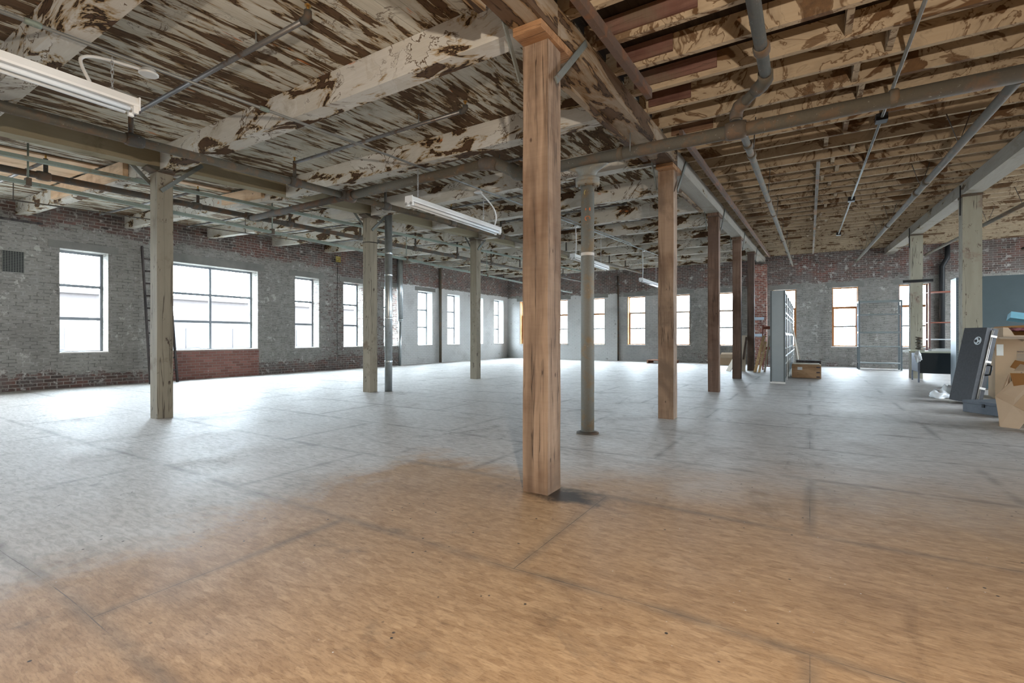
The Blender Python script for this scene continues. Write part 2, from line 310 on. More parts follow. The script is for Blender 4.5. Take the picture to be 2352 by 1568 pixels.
# ------------------------------------------------------------------ mesh builder
class MB:
    def __init__(s): s.bm = bmesh.new()
    def face(s, vs, smooth=False):
        try: f = s.bm.faces.new(vs); f.smooth = smooth; return f
        except ValueError: return None
    def hexa(s, p):             # 4 bottom, 4 top
        v = [s.bm.verts.new(q) for q in p]
        for a in ((3,2,1,0),(4,5,6,7),(0,1,5,4),(1,2,6,5),(2,3,7,6),(3,0,4,7)): s.face([v[i] for i in a])
        return s
    def box(s, x0, x1, y0, y1, z0, z1):
        return s.hexa([(x0,y0,z0),(x1,y0,z0),(x1,y1,z0),(x0,y1,z0),(x0,y0,z1),(x1,y0,z1),(x1,y1,z1),(x0,y1,z1)])
    def fbox(s, x0, x1, y0, y1, zb, zt):          # bottom and top follow functions of (x, y)
        c = [(x0,y0),(x1,y0),(x1,y1),(x0,y1)]
        return s.hexa([(*q, zb(*q)) for q in c] + [(*q, zt(*q)) for q in c])
    def obox(s, c, size, rz=0., rx=0., ry=0.):
        m = Matrix.Translation(c) @ Matrix.Rotation(rz,4,'Z') @ Matrix.Rotation(ry,4,'Y') @ Matrix.Rotation(rx,4,'X')
        a, b, d = (q/2 for q in size)
        return s.hexa([m @ Vector(q) for q in ((-a,-b,-d),(a,-b,-d),(a,b,-d),(-a,b,-d),(-a,-b,d),(a,-b,d),(a,b,d),(-a,b,d))])
    def bar(s, p, q, w, t, side=(0,1,0)):         # flat bar p->q, width w along 'side', thickness t across
        p, q = Vector(p), Vector(q); d = (q-p).normalized(); b = Vector(side); b = (b - d*b.dot(d)).normalized(); n = d.cross(b)
        r = []
        for o in (p, q):
            for i, j in ((-1,-1),(1,-1),(1,1),(-1,1)): r.append(o + b*(w/2*i) + n*(t/2*j))
        return s.hexa(r)
    def tube(s, pts, r, seg=12, caps=True, closed=False):
        pts = [Vector(p) for p in pts]; n = len(pts); rings = []
        rr = r if isinstance(r, (list, tuple)) else [r]*n
        up = None
        for i in range(n):
            if closed: d = (pts[(i+1) % n] - pts[i-1]).normalized()
            else: d = (pts[min(i+1, n-1)] - pts[max(i-1, 0)]).normalized()
            if up is None: up = Vector((0,0,1)) if abs(d.z) < .9 else Vector((1,0,0))
            a = (up - d*up.dot(d)).normalized(); up = a; b = d.cross(a)
            k = 1.
            if 0 < i < n-1 and not closed:
                c = (pts[i]-pts[i-1]).normalized().dot((pts[i+1]-pts[i]).normalized()); k = 1./max(.5, math.sqrt((1+c)/2))
            rings.append([s.bm.verts.new(pts[i] + (a*math.cos(th) + b*math.sin(th))*rr[i]*(k if k < 1.02 else 1.)) for th in (2*math.pi*j/seg for j in range(seg))])
        m = n if closed else n-1
        for i in range(m):
            A, B = rings[i], rings[(i+1) % n]
            for j in range(seg): s.face([A[j], A[(j+1) % seg], B[(j+1) % seg], B[j]], True)
        if caps and not closed:
            s.face(rings[0][::-1]); s.face(rings[-1])
        return s
    def cyl(s, p, q, r, seg=16): return s.tube([p, q], r, seg)
    def lathe(s, c, prof, seg=20, axis='z', sx=1., sy=1.):
        rings = []
        for r, h in prof:
            ring = []
            for j in range(seg):
                th = 2*math.pi*j/seg; a, b = r*math.cos(th)*sx, r*math.sin(th)*sy
                q = {'z': (a,b,h), 'y': (a,h,b), 'x': (h,a,b)}[axis]; ring.append(s.bm.verts.new(Vector(c)+Vector(q)))
            rings.append(ring)
        for A, B in zip(rings, rings[1:]):
            for j in range(seg): s.face([A[j], A[(j+1) % seg], B[(j+1) % seg], B[j]], True)
        s.face(rings[0][::-1]); s.face(rings[-1]); return s
    def prism(s, poly, ext):
        e = Vector(ext); a = [s.bm.verts.new(Vector(p)) for p in poly]; b = [s.bm.verts.new(Vector(p)+e) for p in poly]
        s.face(a[::-1]); s.face(b); n = len(a)
        for i in range(n): s.face([a[i], a[(i+1) % n], b[(i+1) % n], b[i]])
        return s
    def grid(s, fn, nu, nv, thick=0.):
        g = [[s.bm.verts.new(fn(i/nu, j/nv)) for j in range(nv+1)] for i in range(nu+1)]
        for i in range(nu):
            for j in range(nv): s.face([g[i][j], g[i+1][j], g[i+1][j+1], g[i][j+1]], True)
        return s
    def blob(s, c, r, seg=14, rings=9, amp=.2, seed=0, flat=0., crump=.09):
        rnd = random.Random(seed); ph = [rnd.uniform(0, 6.28) for _ in range(6)]
        R = []
        for i in range(1, rings):
            la = math.pi*i/rings - math.pi/2; ring = []
            for j in range(seg):
                lo = 2*math.pi*j/seg
                k = 1 + amp*(math.sin(3*lo+ph[0]+2*la)*.5 + math.sin(5*lo+ph[1]-3*la)*.35 + math.sin(2*lo+ph[2]+5*la)*.4)
                k *= 1+rnd.uniform(-crump, crump)
                z = math.sin(la)*r[2]*k
                ring.append(s.bm.verts.new((c[0]+math.cos(la)*math.cos(lo)*r[0]*k, c[1]+math.cos(la)*math.sin(lo)*r[1]*k, max(c[2]+z, flat))))
            R.append(ring)
        for A, B in zip(R, R[1:]):
            for j in range(seg): s.face([A[j], A[(j+1) % seg], B[(j+1) % seg], B[j]], True)
        s.face(R[0][::-1], True); s.face(R[-1], True); return s
    def bevel(s, w, seg=1):
        ed = [e for e in s.bm.edges if len(e.link_faces) == 2 and e.calc_face_angle(0) > .6]
        bmesh.ops.bevel(s.bm, geom=ed, offset=w, segments=seg, affect='EDGES', profile=.6); return s
    def rough(s, amp, cuts=10, axis=2, seed=1):
        """cut a post along its length and shake the rings a little: hewn timber"""
        ed = [e for e in s.bm.edges if abs((e.verts[0].co-e.verts[1].co).normalized()[axis]) > .9]
        bmesh.ops.subdivide_edges(s.bm, edges=ed, cuts=cuts, use_grid_fill=True)
        rnd = random.Random(seed); off = {}
        for v in s.bm.verts:
            for k in range(3):
                if k != axis: v.co[k] += rnd.uniform(-amp, amp)
        return s
    def build(s, name, mat, org=(0,0,0)):
        bmesh.ops.remove_doubles(s.bm, verts=s.bm.verts, dist=1e-5)
        bmesh.ops.recalc_face_normals(s.bm, faces=s.bm.faces)
        o = Vector(org)
        for v in s.bm.verts: v.co = (v.co - o)*S
        me = bpy.data.meshes.new(name); s.bm.to_mesh(me); s.bm.free()
        me.materials.append(mat)
        ob = bpy.data.objects.new(name, me); C.objects.link(ob); return ob

def tag(o, label, cat, group=None, kind=None):
    o['label'] = label; o['category'] = cat
    if group: o['group'] = group
    if kind: o['kind'] = kind
    return o
def thing(name, label, cat, loc=(0,0,0), group=None):
    o = bpy.data.objects.new(name, None); C.objects.link(o); o.location = Vector(loc)*S; o.empty_display_size = .1
    ORG[o] = tuple(loc); o['kind'] = 'thing'; return tag(o, label, cat, group)
def part(name, mb, mat, parent, label=None, kind=None):
    o = mb.build(name, mat, ORG[parent]); o.parent = parent; ORG[o] = ORG[parent]
    if label: o['label'] = label
    if kind: o['kind'] = kind
    return o
def solo(name, mb, mat, label, cat, loc=(0,0,0), group=None):
    o = mb.build(name, mat, loc); o.location = Vector(loc)*S; ORG[o] = tuple(loc); o['kind'] = 'thing'; return tag(o, label, cat, group)
def struct(name, mb, mat, loc=(0,0,0), label=None):
    o = mb.build(name, mat, loc); o.location = Vector(loc)*S; ORG[o] = tuple(loc); o['kind'] = 'structure'
    if label: o['label'] = label
    return o

# ------------------------------------------------------------------ materials
M = {}
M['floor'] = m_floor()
M['brick_l'] = m_brick('brick_with_grey_paint_window_side', 'y')
M['brick_f'] = m_brick('brick_with_grey_paint_end_side', 'x')
def m_redbrick():
    t = NT('bare_red_brick'); v = t.obj(0); x = t.sep(v)
    bt = t.n('ShaderNodeTexBrick', offset=.5); t.put(bt.inputs['Vector'], t.comb(t.math('ADD', x[0], x[1]), x[2]))
    bt.inputs['Scale'].default_value = 1.; bt.inputs['Brick Width'].default_value = .215; bt.inputs['Row Height'].default_value = .074; bt.inputs['Mortar Size'].default_value = .008
    t.put(bt.inputs['Color1'], (.13,.04,.03)); t.put(bt.inputs['Color2'], (.27,.095,.065)); t.put(bt.inputs['Mortar'], (.36,.32,.28))
    c = t.mix(t.step(t.noise(v, 7, 6, .7), .5, .66), bt.outputs['Color'], (.42,.36,.32)); c = t.mix(t.step(t.noise(v, 3, 6, .7), .55, .7), c, (.06,.045,.04))
    return t.bsdf(c, .85, 0, bt.outputs['Fac'], -.4, .01)
M['redbrick'] = m_redbrick()
M['deck'] = m_peel('peeling_whitewash_planks', 'y', (.68,.68,.62), (.15,.095,.058), (.045,.028,.016), thr=.447, sc=1.9, along=.95, across=6.0, planks=('x', .155), rust=.6, grime=.55, lines=.7, soft=.07)
M['deck_dark'] = m_wood('dark_brown_planks', 'y', (.022,.015,.010), (.040,.028,.019), .3)  # very dark brown planks above the joists
M['beam'] = m_peel('flaking_whitewash_timber', 'x', (.68,.67,.63), (.115,.066,.038), (.035,.022,.014), thr=.405, sc=2.2, along=.85, across=1.9, stain=(.38,.27,.14), rust=.75, grime=.45, soft=.045, lines=.95)
M['girder'] = m_peel('old_girder_timber', 'y', (.36,.295,.225), (.145,.092,.058), (.05,.032,.02), thr=.50, sc=1.6, along=.5, across=2.6, stain=(.24,.15,.075), rust=.4, grime=.6, soft=.06, lines=.5)
M['girder_cream'] = m_peel('cream_painted_girder', 'y', (.27,.235,.16), (.13,.09,.05), (.07,.05,.03), thr=.22, sc=1.3, along=.5, across=2., stain=(.33,.25,.13), grime=.3)
M['girder_grey'] = m_peel('grey_whitewash_girder', 'y', (.36,.34,.305), (.13,.09,.06), (.06,.045,.03), thr=.33, sc=1.8, along=.5, across=2.6, stain=(.32,.26,.18), grime=.45)
M['joist'] = m_stain('water_stained_cream_joist', 'x', (.46,.37,.262), (.13,.075,.038), (.17,.10,.05), (.045,.034,.028), along=.9, across=1.0, thr=.37)
M['brown_board'] = m_wood('bare_brown_board', 'x', (.16,.09,.055), (.25,.15,.09), .4)
M['red_board'] = m_wood('red_stained_board', 'x', (.14,.07,.055), (.19,.105,.08), .4, dirt=(.15,.105,.075))
M['post'] = m_wood('sandblasted_timber_post', 'z', (.205,.142,.098), (.33,.236,.166), .75, along=.3, across=5.5, dirt=(.17,.12,.085))
M['post_red'] = m_wood('dark_red_brown_timber_post', 'z', (.125,.078,.056), (.195,.128,.092), .8, dirt=(.12,.08,.06))
M['post_dark'] = m_wood('dark_grey_brown_timber_post', 'z', (.075,.052,.042), (.115,.08,.062), .8)
M['cap'] = m_wood('orange_end_grain_cap', 'x', (.28,.15,.075), (.38,.215,.11), .4)
M['post_cream'] = m_painted_post('cream_painted_timber_post', (.245,.215,.16), (.06,.043,.03), (.14,.105,.07))
M['post_grey'] = m_painted_post('grey_cream_painted_post', (.32,.30,.235), (.11,.075,.06), (.21,.14,.11))
M['iron'] = m_rust('rusty_grey_iron', (.103,.090,.066), (.15,.10,.06), .5, .8, 0.)
M['iron_dk'] = m_rust('dark_rusty_iron', (.075,.07,.06), (.115,.07,.042), .55, .75, 0.)
M['iron_shoe'] = m_rust('rust_brown_iron', (.105,.082,.06), (.16,.10,.06), .5, .8, 0.)
M['flatbar'] = m_rust('grey_green_painted_steel', (.165,.18,.165), (.16,.12,.085), .25)
M['greenrail'] = m_rust('pale_green_painted_steel', (.22,.265,.225), (.20,.17,.12), .3)
M['column'] = m_rust('flaking_grey_steel_column', (.21,.215,.195), (.25,.195,.125), .45, .7, 0.)
M['galv'] = m_galv('galvanised_steel', (.55,.60,.62))
M['conduit'] = m_galv('conduit_steel', (.22,.23,.225), .5, .5)
M['branch'] = m_rust('greasy_black_pipe', (.20,.20,.20), (.16,.11,.075), .35, .4, .6)
M['brass'] = m_flat('old_brass', (.48,.28,.08), .4, .8)
M['white'] = m_flat('white_enamel', (.80,.81,.80), .35, 0, .03)
M['tube'] = m_flat('unlit_fluorescent_tube', (.78,.80,.80), .2, 0, .02, spec=.5)
M['whip'] = m_flat('white_flexible_conduit', (.62,.63,.62), .5, .2)
M['dkframe'] = m_flat('grey_aluminium_frame', (.22,.24,.26), .5, .3)
M['orange_wood'] = m_wood('orange_varnished_window_timber', 'z', (.36,.17,.07), (.46,.24,.10), .2)
M['white_paint'] = m_flat('white_window_paint', (.66,.66,.64), .6)
M['lintel'] = m_flat('grey_painted_concrete', (.19,.185,.17), .85, 0, .2, 3.)
M['sill'] = m_flat('pale_sill', (.55,.53,.49), .7, 0, .2)
M['new_wood'] = m_wood('fresh_pine', 'x', (.58,.41,.26), (.68,.50,.34), .2, along=.5, across=5.)
M['new_wood_y'] = m_wood('fresh_pine_boards', 'y', (.58,.41,.26), (.68,.50,.34), .3, along=.5, across=5.)
M['ledger'] = m_rust('rusty_brown_angle', (.15,.10,.075), (.24,.115,.06), .5, .7, .2)
M['greywood'] = m_wood('grey_weathered_strip', 'y', (.20,.185,.165), (.30,.28,.25), .3, dirt=(.36,.19,.09))
M['cardboard'] = m_card('cardboard', (.44,.315,.205))
M['cardboard_pale'] = m_card('pale_cardboard', (.50,.385,.275))
M['cardboard_dk'] = m_card('brown_cardboard_inside', (.27,.13,.045))
M['crate'] = m_wood('plywood_crate', 'x', (.36,.225,.125), (.47,.31,.185), .4, along=1., across=3.)
M['lumber'] = m_wood('raw_lumber', 'z', (.48,.32,.16), (.62,.44,.25), .3)
M['ply_pale'] = m_flat('pale_panel', (.52,.46,.37), .7, 0, .1)
M['pallet'] = m_wood('red_brown_pallet_slat', 'x', (.28,.125,.085), (.40,.22,.14), .3)
M['steel_teal'] = m_flat('teal_grey_painted_steel', (.062,.086,.094), .5, .1, .10, 2.)
M['steel_blue'] = m_flat('blue_grey_painted_steel', (.24,.29,.32), .38, .4, .06, 3.)
M['perf'] = m_perf('perforated_blue_grey_steel', (.15,.18,.19), metal=.1)
M['perf_y'] = m_perf('perforated_bright_steel', (.42,.48,.52), two=True)
M['perf_brown'] = m_perf('perforated_red_brown_steel', (.20,.11,.095))
M['shelf_steel'] = m_flat('grey_shelf_steel', (.16,.18,.18), .5, .4)
M['strap'] = m_flat('bright_steel_strap', (.62,.66,.68), .35, .6)
M['desk_side'] = m_flat('blue_grey_desk_steel', (.17,.205,.26), .4, .3)
M['desk_front'] = m_flat('black_desk_panel', (.012,.018,.021), .45, .1)
M['desk_top'] = m_flat('cream_desk_laminate', (.46,.48,.38), .5)
M['paper'] = m_flat('white_paper', (.72,.74,.72), .7)
M['bag'] = m_flat('white_plastic_bag', (.75,.80,.83), .35, 0, .08, 9.)
M['case'] = m_flat('black_pebbled_vinyl', (.052,.055,.060), .62, 0, .2, 30.)
M['case_side'] = m_flat('black_vinyl_edge', (.012,.012,.014), .5, 0, .2, 20.)
M['alu'] = m_galv('aluminium_trim', (.45,.43,.39), .5, .5)
M['lowcase'] = m_flat('slate_blue_hard_case', (.085,.10,.12), .55, 0, .15, 12.)
M['print'] = m_flat('dark_printing', (.09,.075,.085), .7)
M['print_grey'] = m_flat('grey_printing', (.33,.27,.21), .7)
M['badge'] = m_flat('silver_badge', (.55,.60,.63), .4, .2)
M['blue_box'] = m_flat('pale_blue_printed_box', (.20,.46,.58), .55, 0, .12, 5.)
M['blue_ink'] = m_flat('bright_blue_printing', (.03,.36,.55), .6)
M['black'] = m_flat('black_paint', (.012,.012,.013), .5)
M['teal_bag'] = m_flat('grey_green_bag', (.40,.50,.47), .4, 0, .12, 8.)
M['tinsel'] = m_flat('maroon_tinsel', (.22,.085,.10), .4, .2, .6, 60.)
M['bluepaint'] = m_flat('pale_blue_paint', (.42,.50,.58), .7)
M['ladder'] = m_wood('dark_ladder_timber', 'z', (.055,.05,.05), (.10,.085,.08), .2)
M['horn'] = m_flat('yellowed_horn_plastic', (.45,.36,.12), .5)
M['grille'] = m_flat('dusty_grey_grille', (.13,.135,.12), .7)
M['redsteel'] = m_flat('red_oxide_steel', (.26,.085,.055), .6)
M['dist_wall'] = m_flat('pale_pink_far_facade', (.050,.043,.042), .9, 0, .04, 1.)
M['dist_glass'] = m_flat('far_window_glass', (.034,.036,.042), .6)
M['ground'] = m_flat('pale_yard_gravel', (.42,.41,.39), .95)
M['blackpipe'] = m_flat('black_drain_pipe', (.02,.022,.024), .5)
M['chain'] = m_galv('steel_chain', (.45,.46,.46), .4, .8)
def m_glass():
    t = NT('window_glass'); tr = t.n('ShaderNodeBsdfTransparent'); tr.inputs[0].default_value = (.94,.965,.97,1)
    gl = t.n('ShaderNodeBsdfGlossy'); gl.inputs['Roughness'].default_value = .02
    mx = t.n('ShaderNodeMixShader'); mx.inputs[0].default_value = .05
    t.t.links.new(tr.outputs[0], mx.inputs[1]); t.t.links.new(gl.outputs[0], mx.inputs[2]); t.t.links.new(mx.outputs[0], t.out.inputs[0]); return t.m
M['glass'] = m_glass()

# ------------------------------------------------------------------ roof heights
def rise(x, y):
    k = max(0., min(1., (-6.9-x)/5.6)); return .2*k*(1. if y < 10 else max(0., 1-.09*(y-10)))
def zdeck(x, y): return 3.205 + SL*y + rise(x, y)
def zbeam(x, y): return 2.925 + SL*y + rise(x, y)
def zjoist(y): return 3.015 + SL*y
def zgird(y): return 2.94 + SL*(y-2.7)

# ------------------------------------------------------------------ the room
WL = [(3.42,4.19),(5.295,7.41),(8.505,9.295),(10.19,10.98),(11.885,12.55),(13.593,14.394),(15.323,16.124),(17.03,17.83),(18.72,19.52)]
WF = [(-11.82,-11.065),(-10.06,-9.305),(-8.30,-7.546),(-6.544,-5.789),(-4.78,-4.024),(-3.015,-2.26),(-1.149,-.408),(.65,1.39),(2.46,3.216)]
SILL, HEAD, FSILL, FHEAD, TH, HT = .69, 2.745, .672, 2.70, .45, 4.4
b = MB()
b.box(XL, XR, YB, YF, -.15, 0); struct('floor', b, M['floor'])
def wall(name, spans, lo, hi, mk, mat, s0, s1):
    b = MB(); cur = lo
    for a, c in spans:
        b.hexa(mk(cur, a, 0, HT)); b.hexa(mk(a, c, 0, s0)); b.hexa(mk(a, c, s1, HT)); cur = c
    b.hexa(mk(cur, hi, 0, HT)); return struct(name, b, mat)
mkL = lambda a, c, z0, z1: [(XL-TH,a,z0),(XL,a,z0),(XL,c,z0),(XL-TH,c,z0),(XL-TH,a,z1),(XL,a,z1),(XL,c,z1),(XL-TH,c,z1)]
mkF = lambda a, c, z0, z1: [(a,YF,z0),(c,YF,z0),(c,YF+TH,z0),(a,YF+TH,z0),(a,YF,z1),(c,YF,z1),(c,YF+TH,z1),(a,YF+TH,z1)]
WL_ADDED = [(-4.2,-3.2), (-1.6,-.2), (.4,1.6)]            # unseen openings added to the left wall to fill in daylight
wall('wall_left', WL_ADDED+WL, YB, YF+TH, mkL, M['brick_l'], SILL, HEAD)
wall('wall_far', WF, XL, XR+TH, mkF, M['brick_f'], FSILL, FHEAD)
# unseen tall openings, added in the side wall as fill daylight
WR_ADDED = [(7.4+3.0*k, 7.4+3.0*k+1.4) for k in range(4)]; WB = []
mkR = lambda a, c, z0, z1: [(XR,a,z0),(XR+TH,a,z0),(XR+TH,c,z0),(XR,c,z0),(XR,a,z1),(XR+TH,a,z1),(XR+TH,c,z1),(XR,c,z1)]
mkB = lambda a, c, z0, z1: [(a,YB-TH,z0),(c,YB-TH,z0),(c,YB,z0),(a,YB,z0),(a,YB-TH,z1),(c,YB-TH,z1),(c,YB,z1),(a,YB,z1)]
wall('wall_right', WR_ADDED, YB, YF, mkR, M['brick_l'], .5, 3.0); wall('wall_back', WB, XL, XR+TH, mkB, M['brick_f'], .5, 2.8)
ys = [YB-TH, 0, 5, 10, 13, 16.5, YF+TH]
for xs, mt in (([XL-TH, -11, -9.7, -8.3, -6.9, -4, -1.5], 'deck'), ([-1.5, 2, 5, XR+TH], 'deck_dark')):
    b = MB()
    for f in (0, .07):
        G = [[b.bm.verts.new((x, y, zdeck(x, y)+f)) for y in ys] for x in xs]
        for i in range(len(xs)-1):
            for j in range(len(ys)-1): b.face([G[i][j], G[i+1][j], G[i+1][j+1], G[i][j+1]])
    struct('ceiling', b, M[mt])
b = MB(); b.box(-80, 60, -40, 80, -4.3, -4.2); struct('ground', b, M['ground'])

def window(i, side, a, c):
    W = MB(); name = 'window_%d' % i
    if side == 'L':
        xf = XL-.29; t = .035; big = c-a > 1.2
        W.box(xf-t, xf, a, a+.045, SILL, HEAD); W.box(xf-t, xf, c-.045, c, SILL, HEAD)
        W.box(xf-t, xf, a+.045, c-.045, SILL, SILL+.03); W.box(xf-t, xf, a+.045, c-.045, HEAD-.05, HEAD)
        o = struct(name, W, M['dkframe'], ((XL-.3), a, SILL))
        cols = [(a+.045, c-.045)] if not big else [(a+.045, (a+c)/2-.02), ((a+c)/2+.02, c-.045)]
        for k in (1, 2):
            z = SILL+.02+(HEAD-SILL-.05)*k/3
            q = MB().box(xf-t, xf+.004, a+.045, c-.045, z-.028, z+.028); part('glazing_bar', q, M['dkframe'], o)
        if big: part('mullion', MB().box(xf-t, xf+.006, (a+c)/2-.028, (a+c)/2+.028, SILL+.03, HEAD-.05), M['dkframe'], o)
        part('pane', MB().box(xf-.022, xf-.018, a+.045, c-.045, SILL+.03, HEAD-.05), M['glass'], o)
        part('sill', MB().box(XL-.29, XL+.01, a-.01, c+.01, SILL-.012, SILL+.012), M['sill'], o)
    else:
        yf = YF+.20; t = .05; w = .04; z0, z1 = FSILL, FHEAD; zm = z0+(z1-z0)*.66
        W.box(a, a+w, yf, yf+t, z0, z1); W.box(c-w, c, yf, yf+t, z0, z1); W.box(a+w, c-w, yf, yf+t, z0, z0+.05); W.box(a+w, c-w, yf, yf+t, z1-.04, z1)
        o = struct(name, W, M['orange_wood'], (a, yf, z0))
        top = M['white_paint'] if i in (13, 14, 15) else M['orange_wood']
        u = MB(); u.box(a+w, c-w, yf+.02, yf+.05, zm-.04, zm+.04); part('meeting_rail', u, top, o)
        u = MB(); u.box(a+w, c-w, yf+.02, yf+.045, z0+.05+(zm-z0)*.46, z0+.05+(zm-z0)*.46+.055); part('glazing_bar', u, M['dkframe'], o)
        u = MB(); u.box(a+w, a+w+.03, yf-.01, yf+.04, z0+.05, zm-.02); u.box(c-w-.03, c-w, yf-.01, yf+.04, z0+.05, zm-.02); part('sash_stile', u, M['orange_wood'], o)
        part('pane', MB().box(a+w, c-w, yf+.03, yf+.034, z0+.05, z1-.04), M['glass'], o)
        part('sill', MB().box(a-.03, c+.03, YF-.03, yf+.05, z0-.02, z0+.012), M['sill'], o)
        part('casing', MB().box(a, a+.02, YF+.02, yf, z0+.012, z1), M['orange_wood'], o)
        part('casing', MB().box(c-.02, c, YF+.02, yf, z0+.012, z1), M['orange_wood'], o)
for k, (a, c) in enumerate(WL): window(k+1, 'L', a, c)
for k, (a, c) in enumerate(WF): window(k+10, 'F', a, c)
for k, (a, c) in enumerate(WL[:6]):
    b = MB().box(XL+.001, XL+.012, a-.17, c+.17, HEAD+.005, HEAD+(.15 if k != 1 else .20)).bevel(.004); struct('trim_%d' % (k+1), b, M['lintel'], (XL, a, HEAD))
for k, (a, c) in enumerate(WF):
    b = MB().box(a-.15, c+.15, YF-.012, YF-.001, FHEAD+.005, FHEAD+.17).bevel(.004); struct('trim_%d' % (k+7), b, M['lintel'], (a, YF, FHEAD))
# daylight comes only through the windows and the added unseen openings
def portal(c, sx, sz, rot):
    l = bpy.data.lights.new('window_portal', 'AREA'); l.shape = 'RECTANGLE'; l.size = sx; l.size_y = sz; l.energy = 1.
    try: l.cycles.is_portal = True
    except Exception: pass
    o = bpy.data.objects.new('window_portal', l); C.objects.link(o); o.location = Vector(c)*S; o.rotation_euler = rot
for a, c in WL_ADDED+WL: portal((XL-TH-.01, (a+c)/2, (SILL+HEAD)/2), (c-a)*S, (HEAD-SILL)*S, (math.pi/2, 0, -math.pi/2))
for a, c in WR_ADDED: portal((XR+TH+.01, (a+c)/2, 1.75), (c-a)*S, 2.5*S, (math.pi/2, 0, math.pi/2))
for a, c in WB: portal(((a+c)/2, YB-TH-.01, 1.65), (c-a)*S, 2.3*S, (math.pi/2, 0, 0))
for a, c in WF: portal(((a+c)/2, YF+TH+.01, (FSILL+FHEAD)/2), (c-a)*S, (FHEAD-FSILL)*S, (-math.pi/2, 0, 0))

# the house across the yard
hb = thing('building', 'pale pink low building seen through the two big left windows', 'building', (-30, 8, -4.2))
part('facade', MB().box(-34, -30, -6, 30, -4.2, 3.1), M['dist_wall'], hb)
part('roof', MB().box(-34.2, -29.8, -6.2, 30.2, 3.1, 3.3), M['dist_wall'], hb)
for y in (5.2, 7.6, 12.4, 13.6, 16.2, 20.5):
    w = part('window', MB().box(-30.01, -29.96, y, y+.75, -.6, 1.5), M['dist_glass'], hb)
    part('glazing_bar', MB().box(-29.96, -29.93, y, y+.75, .42, .5), M['dist_wall'], w)

# ------------------------------------------------------------------ timber posts
PY = [2.81, 6.115, 9.52, 12.83, 16.1]
PX0, PX1 = -1.592, -1.408
plab = ['big sandblasted brown timber post standing alone in the middle, black scuff at its foot',
        'brown timber post with pale patches, just beyond the round steel column',
        'dark red-brown timber post, next one beyond the post with pale patches',
        'red-brown timber post in front of the leaning pale panel',
        'darkest timber post, last of the brown row, in front of the red brick pier']
for k, y in enumerate(PY):
    zt = zgird(y)-.055; w = .182
    y0, y1 = y-w/2, y+w/2
    t = thing('timber_post', plab[k], 'post', ((PX0+PX1)/2, y, 0), 'brown timber posts of the middle row')
    b = MB().box(PX0, PX1, y0, y1, 0, zt-.003).bevel(.008).rough(.0025, 9, 2, k)
    part('shaft', b, M[['post','post','post_red','post_red','post_dark'][k]], t)
    b = MB().fbox(-1.585, -1.385, y-.225, y+.235, lambda a, c: zgird(c)-.055, lambda a, c: zgird(c)-.003).bevel(.005)
    part('bolster', b, M['cap' if k < 2 else 'post_red'], t, 'orange-brown bolster block' if k < 2 else None)
    b = MB().bar((-1.372, y-.05, zt-.26), (-1.372, y+.44, zt+.23), .045, .010, (0, 1, -1)); part('brace', b, M['flatbar'], t, 'grey flat steel brace')
    b = MB().bar((-1.612, y-.09, zt-.22), (-1.612, y-.36, zt+.16), .04, .010, (0, 1, 1)); part('brace', b, M['flatbar'], t)
LY = [2.84, 6.19, 9.47, 12.8, 16.1]
llab = ['cream painted timber post nearest the ladder, with rust-brown iron shoe on top',
        'cream painted timber post beside the shiny zinc duct',
        'grey-cream painted post standing clear of the far left windows',
        'cream painted post of the left row behind the third light', 'cream painted post nearest the far left corner']
for k, y in enumerate(LY[:3]):
    x0, x1, w = -6.955, -6.775, .175
    zt = 3.065+SL*(y-2.76)
    t = thing('painted_post', llab[k], 'post', (-6.865, y, 0), 'cream posts of the left row')
    b = MB().box(x0, x1, y-w/2, y+w/2, 0, zt-.052).bevel(.01).rough(.002, 7, 2, 20+k); part('shaft', b, M['post_cream'], t)
    b = MB().box(x0-.01, x1+.01, y-.10, y+.10, zt-.05, zt-.035)
    for dx, dy in ((1,0),(-1,0),(0,1),(0,-1)):
        p = Vector((-6.865+dx*.09, y+dy*.088, 0)); q = Vector((dy, dx, 0))*.085; d = Vector((dx, dy, 0))*.10; up = zt-.042 if dx else zt-.014
        b.prism([p-q+Vector((0,0,zt-.05)), p+q+Vector((0,0,zt-.05)), p+q*.9+d+Vector((0,0,up)), p-q*.9+d+Vector((0,0,up))], (0,0,.010))
    part('shoe', b, M['iron_shoe'], t, 'rust-brown iron shoe')
    b = MB().bar((-6.757, y-.05, zt-.28), (-6.757, y+.42, zt+.17), .045, .010, (0, 1, -1)); part('brace', b, M['flatbar'], t)
    b = MB().bar((-6.973, y-.02, zt-.22), (-6.973, y-.40, zt+.14), .045, .010, (0, 1, 1)); part('brace', b, M['flatbar'], t)
    if k == 1:
        b = MB().tube([(-6.865+.135*math.cos(a), y+.13*math.sin(a), 2.72) for a in [i*math.pi/10 for i in range(20)]], .006, 5, closed=True); part('wire_tie', b, M['black'], t)
RY = [10.5, 15.2]
rlab = ['cream painted post behind the leaning black case', 'grey-cream painted post behind the steel desk']
for k, y in enumerate(RY):
    zt = zgird(y)-.045; w = .235
    t = thing('painted_post', rlab[k], 'post', (2.2, y, 0), 'cream posts of the right row')
    b = MB().box(2.2-w/2, 2.2+w/2, y-w/2, y+w/2, 0, zt-.002).bevel(.01).rough(.002, 7, 2, 30+k); part('shaft', b, M['post_grey'], t)
    b = MB().box(2.2-w/2-.01, 2.2+w/2+.01, y-w/2-.01, y+w/2+.01, zt, zt+.035).bevel(.004); part('shoe', b, M['iron_shoe'], t)
    b = MB().tube([(2.2-w/2-.012, y-.03, zt-.28), (2.2-w/2-.015, y-.06, zt+.2)], .008, 6); part('strap', b, M['black'], t)

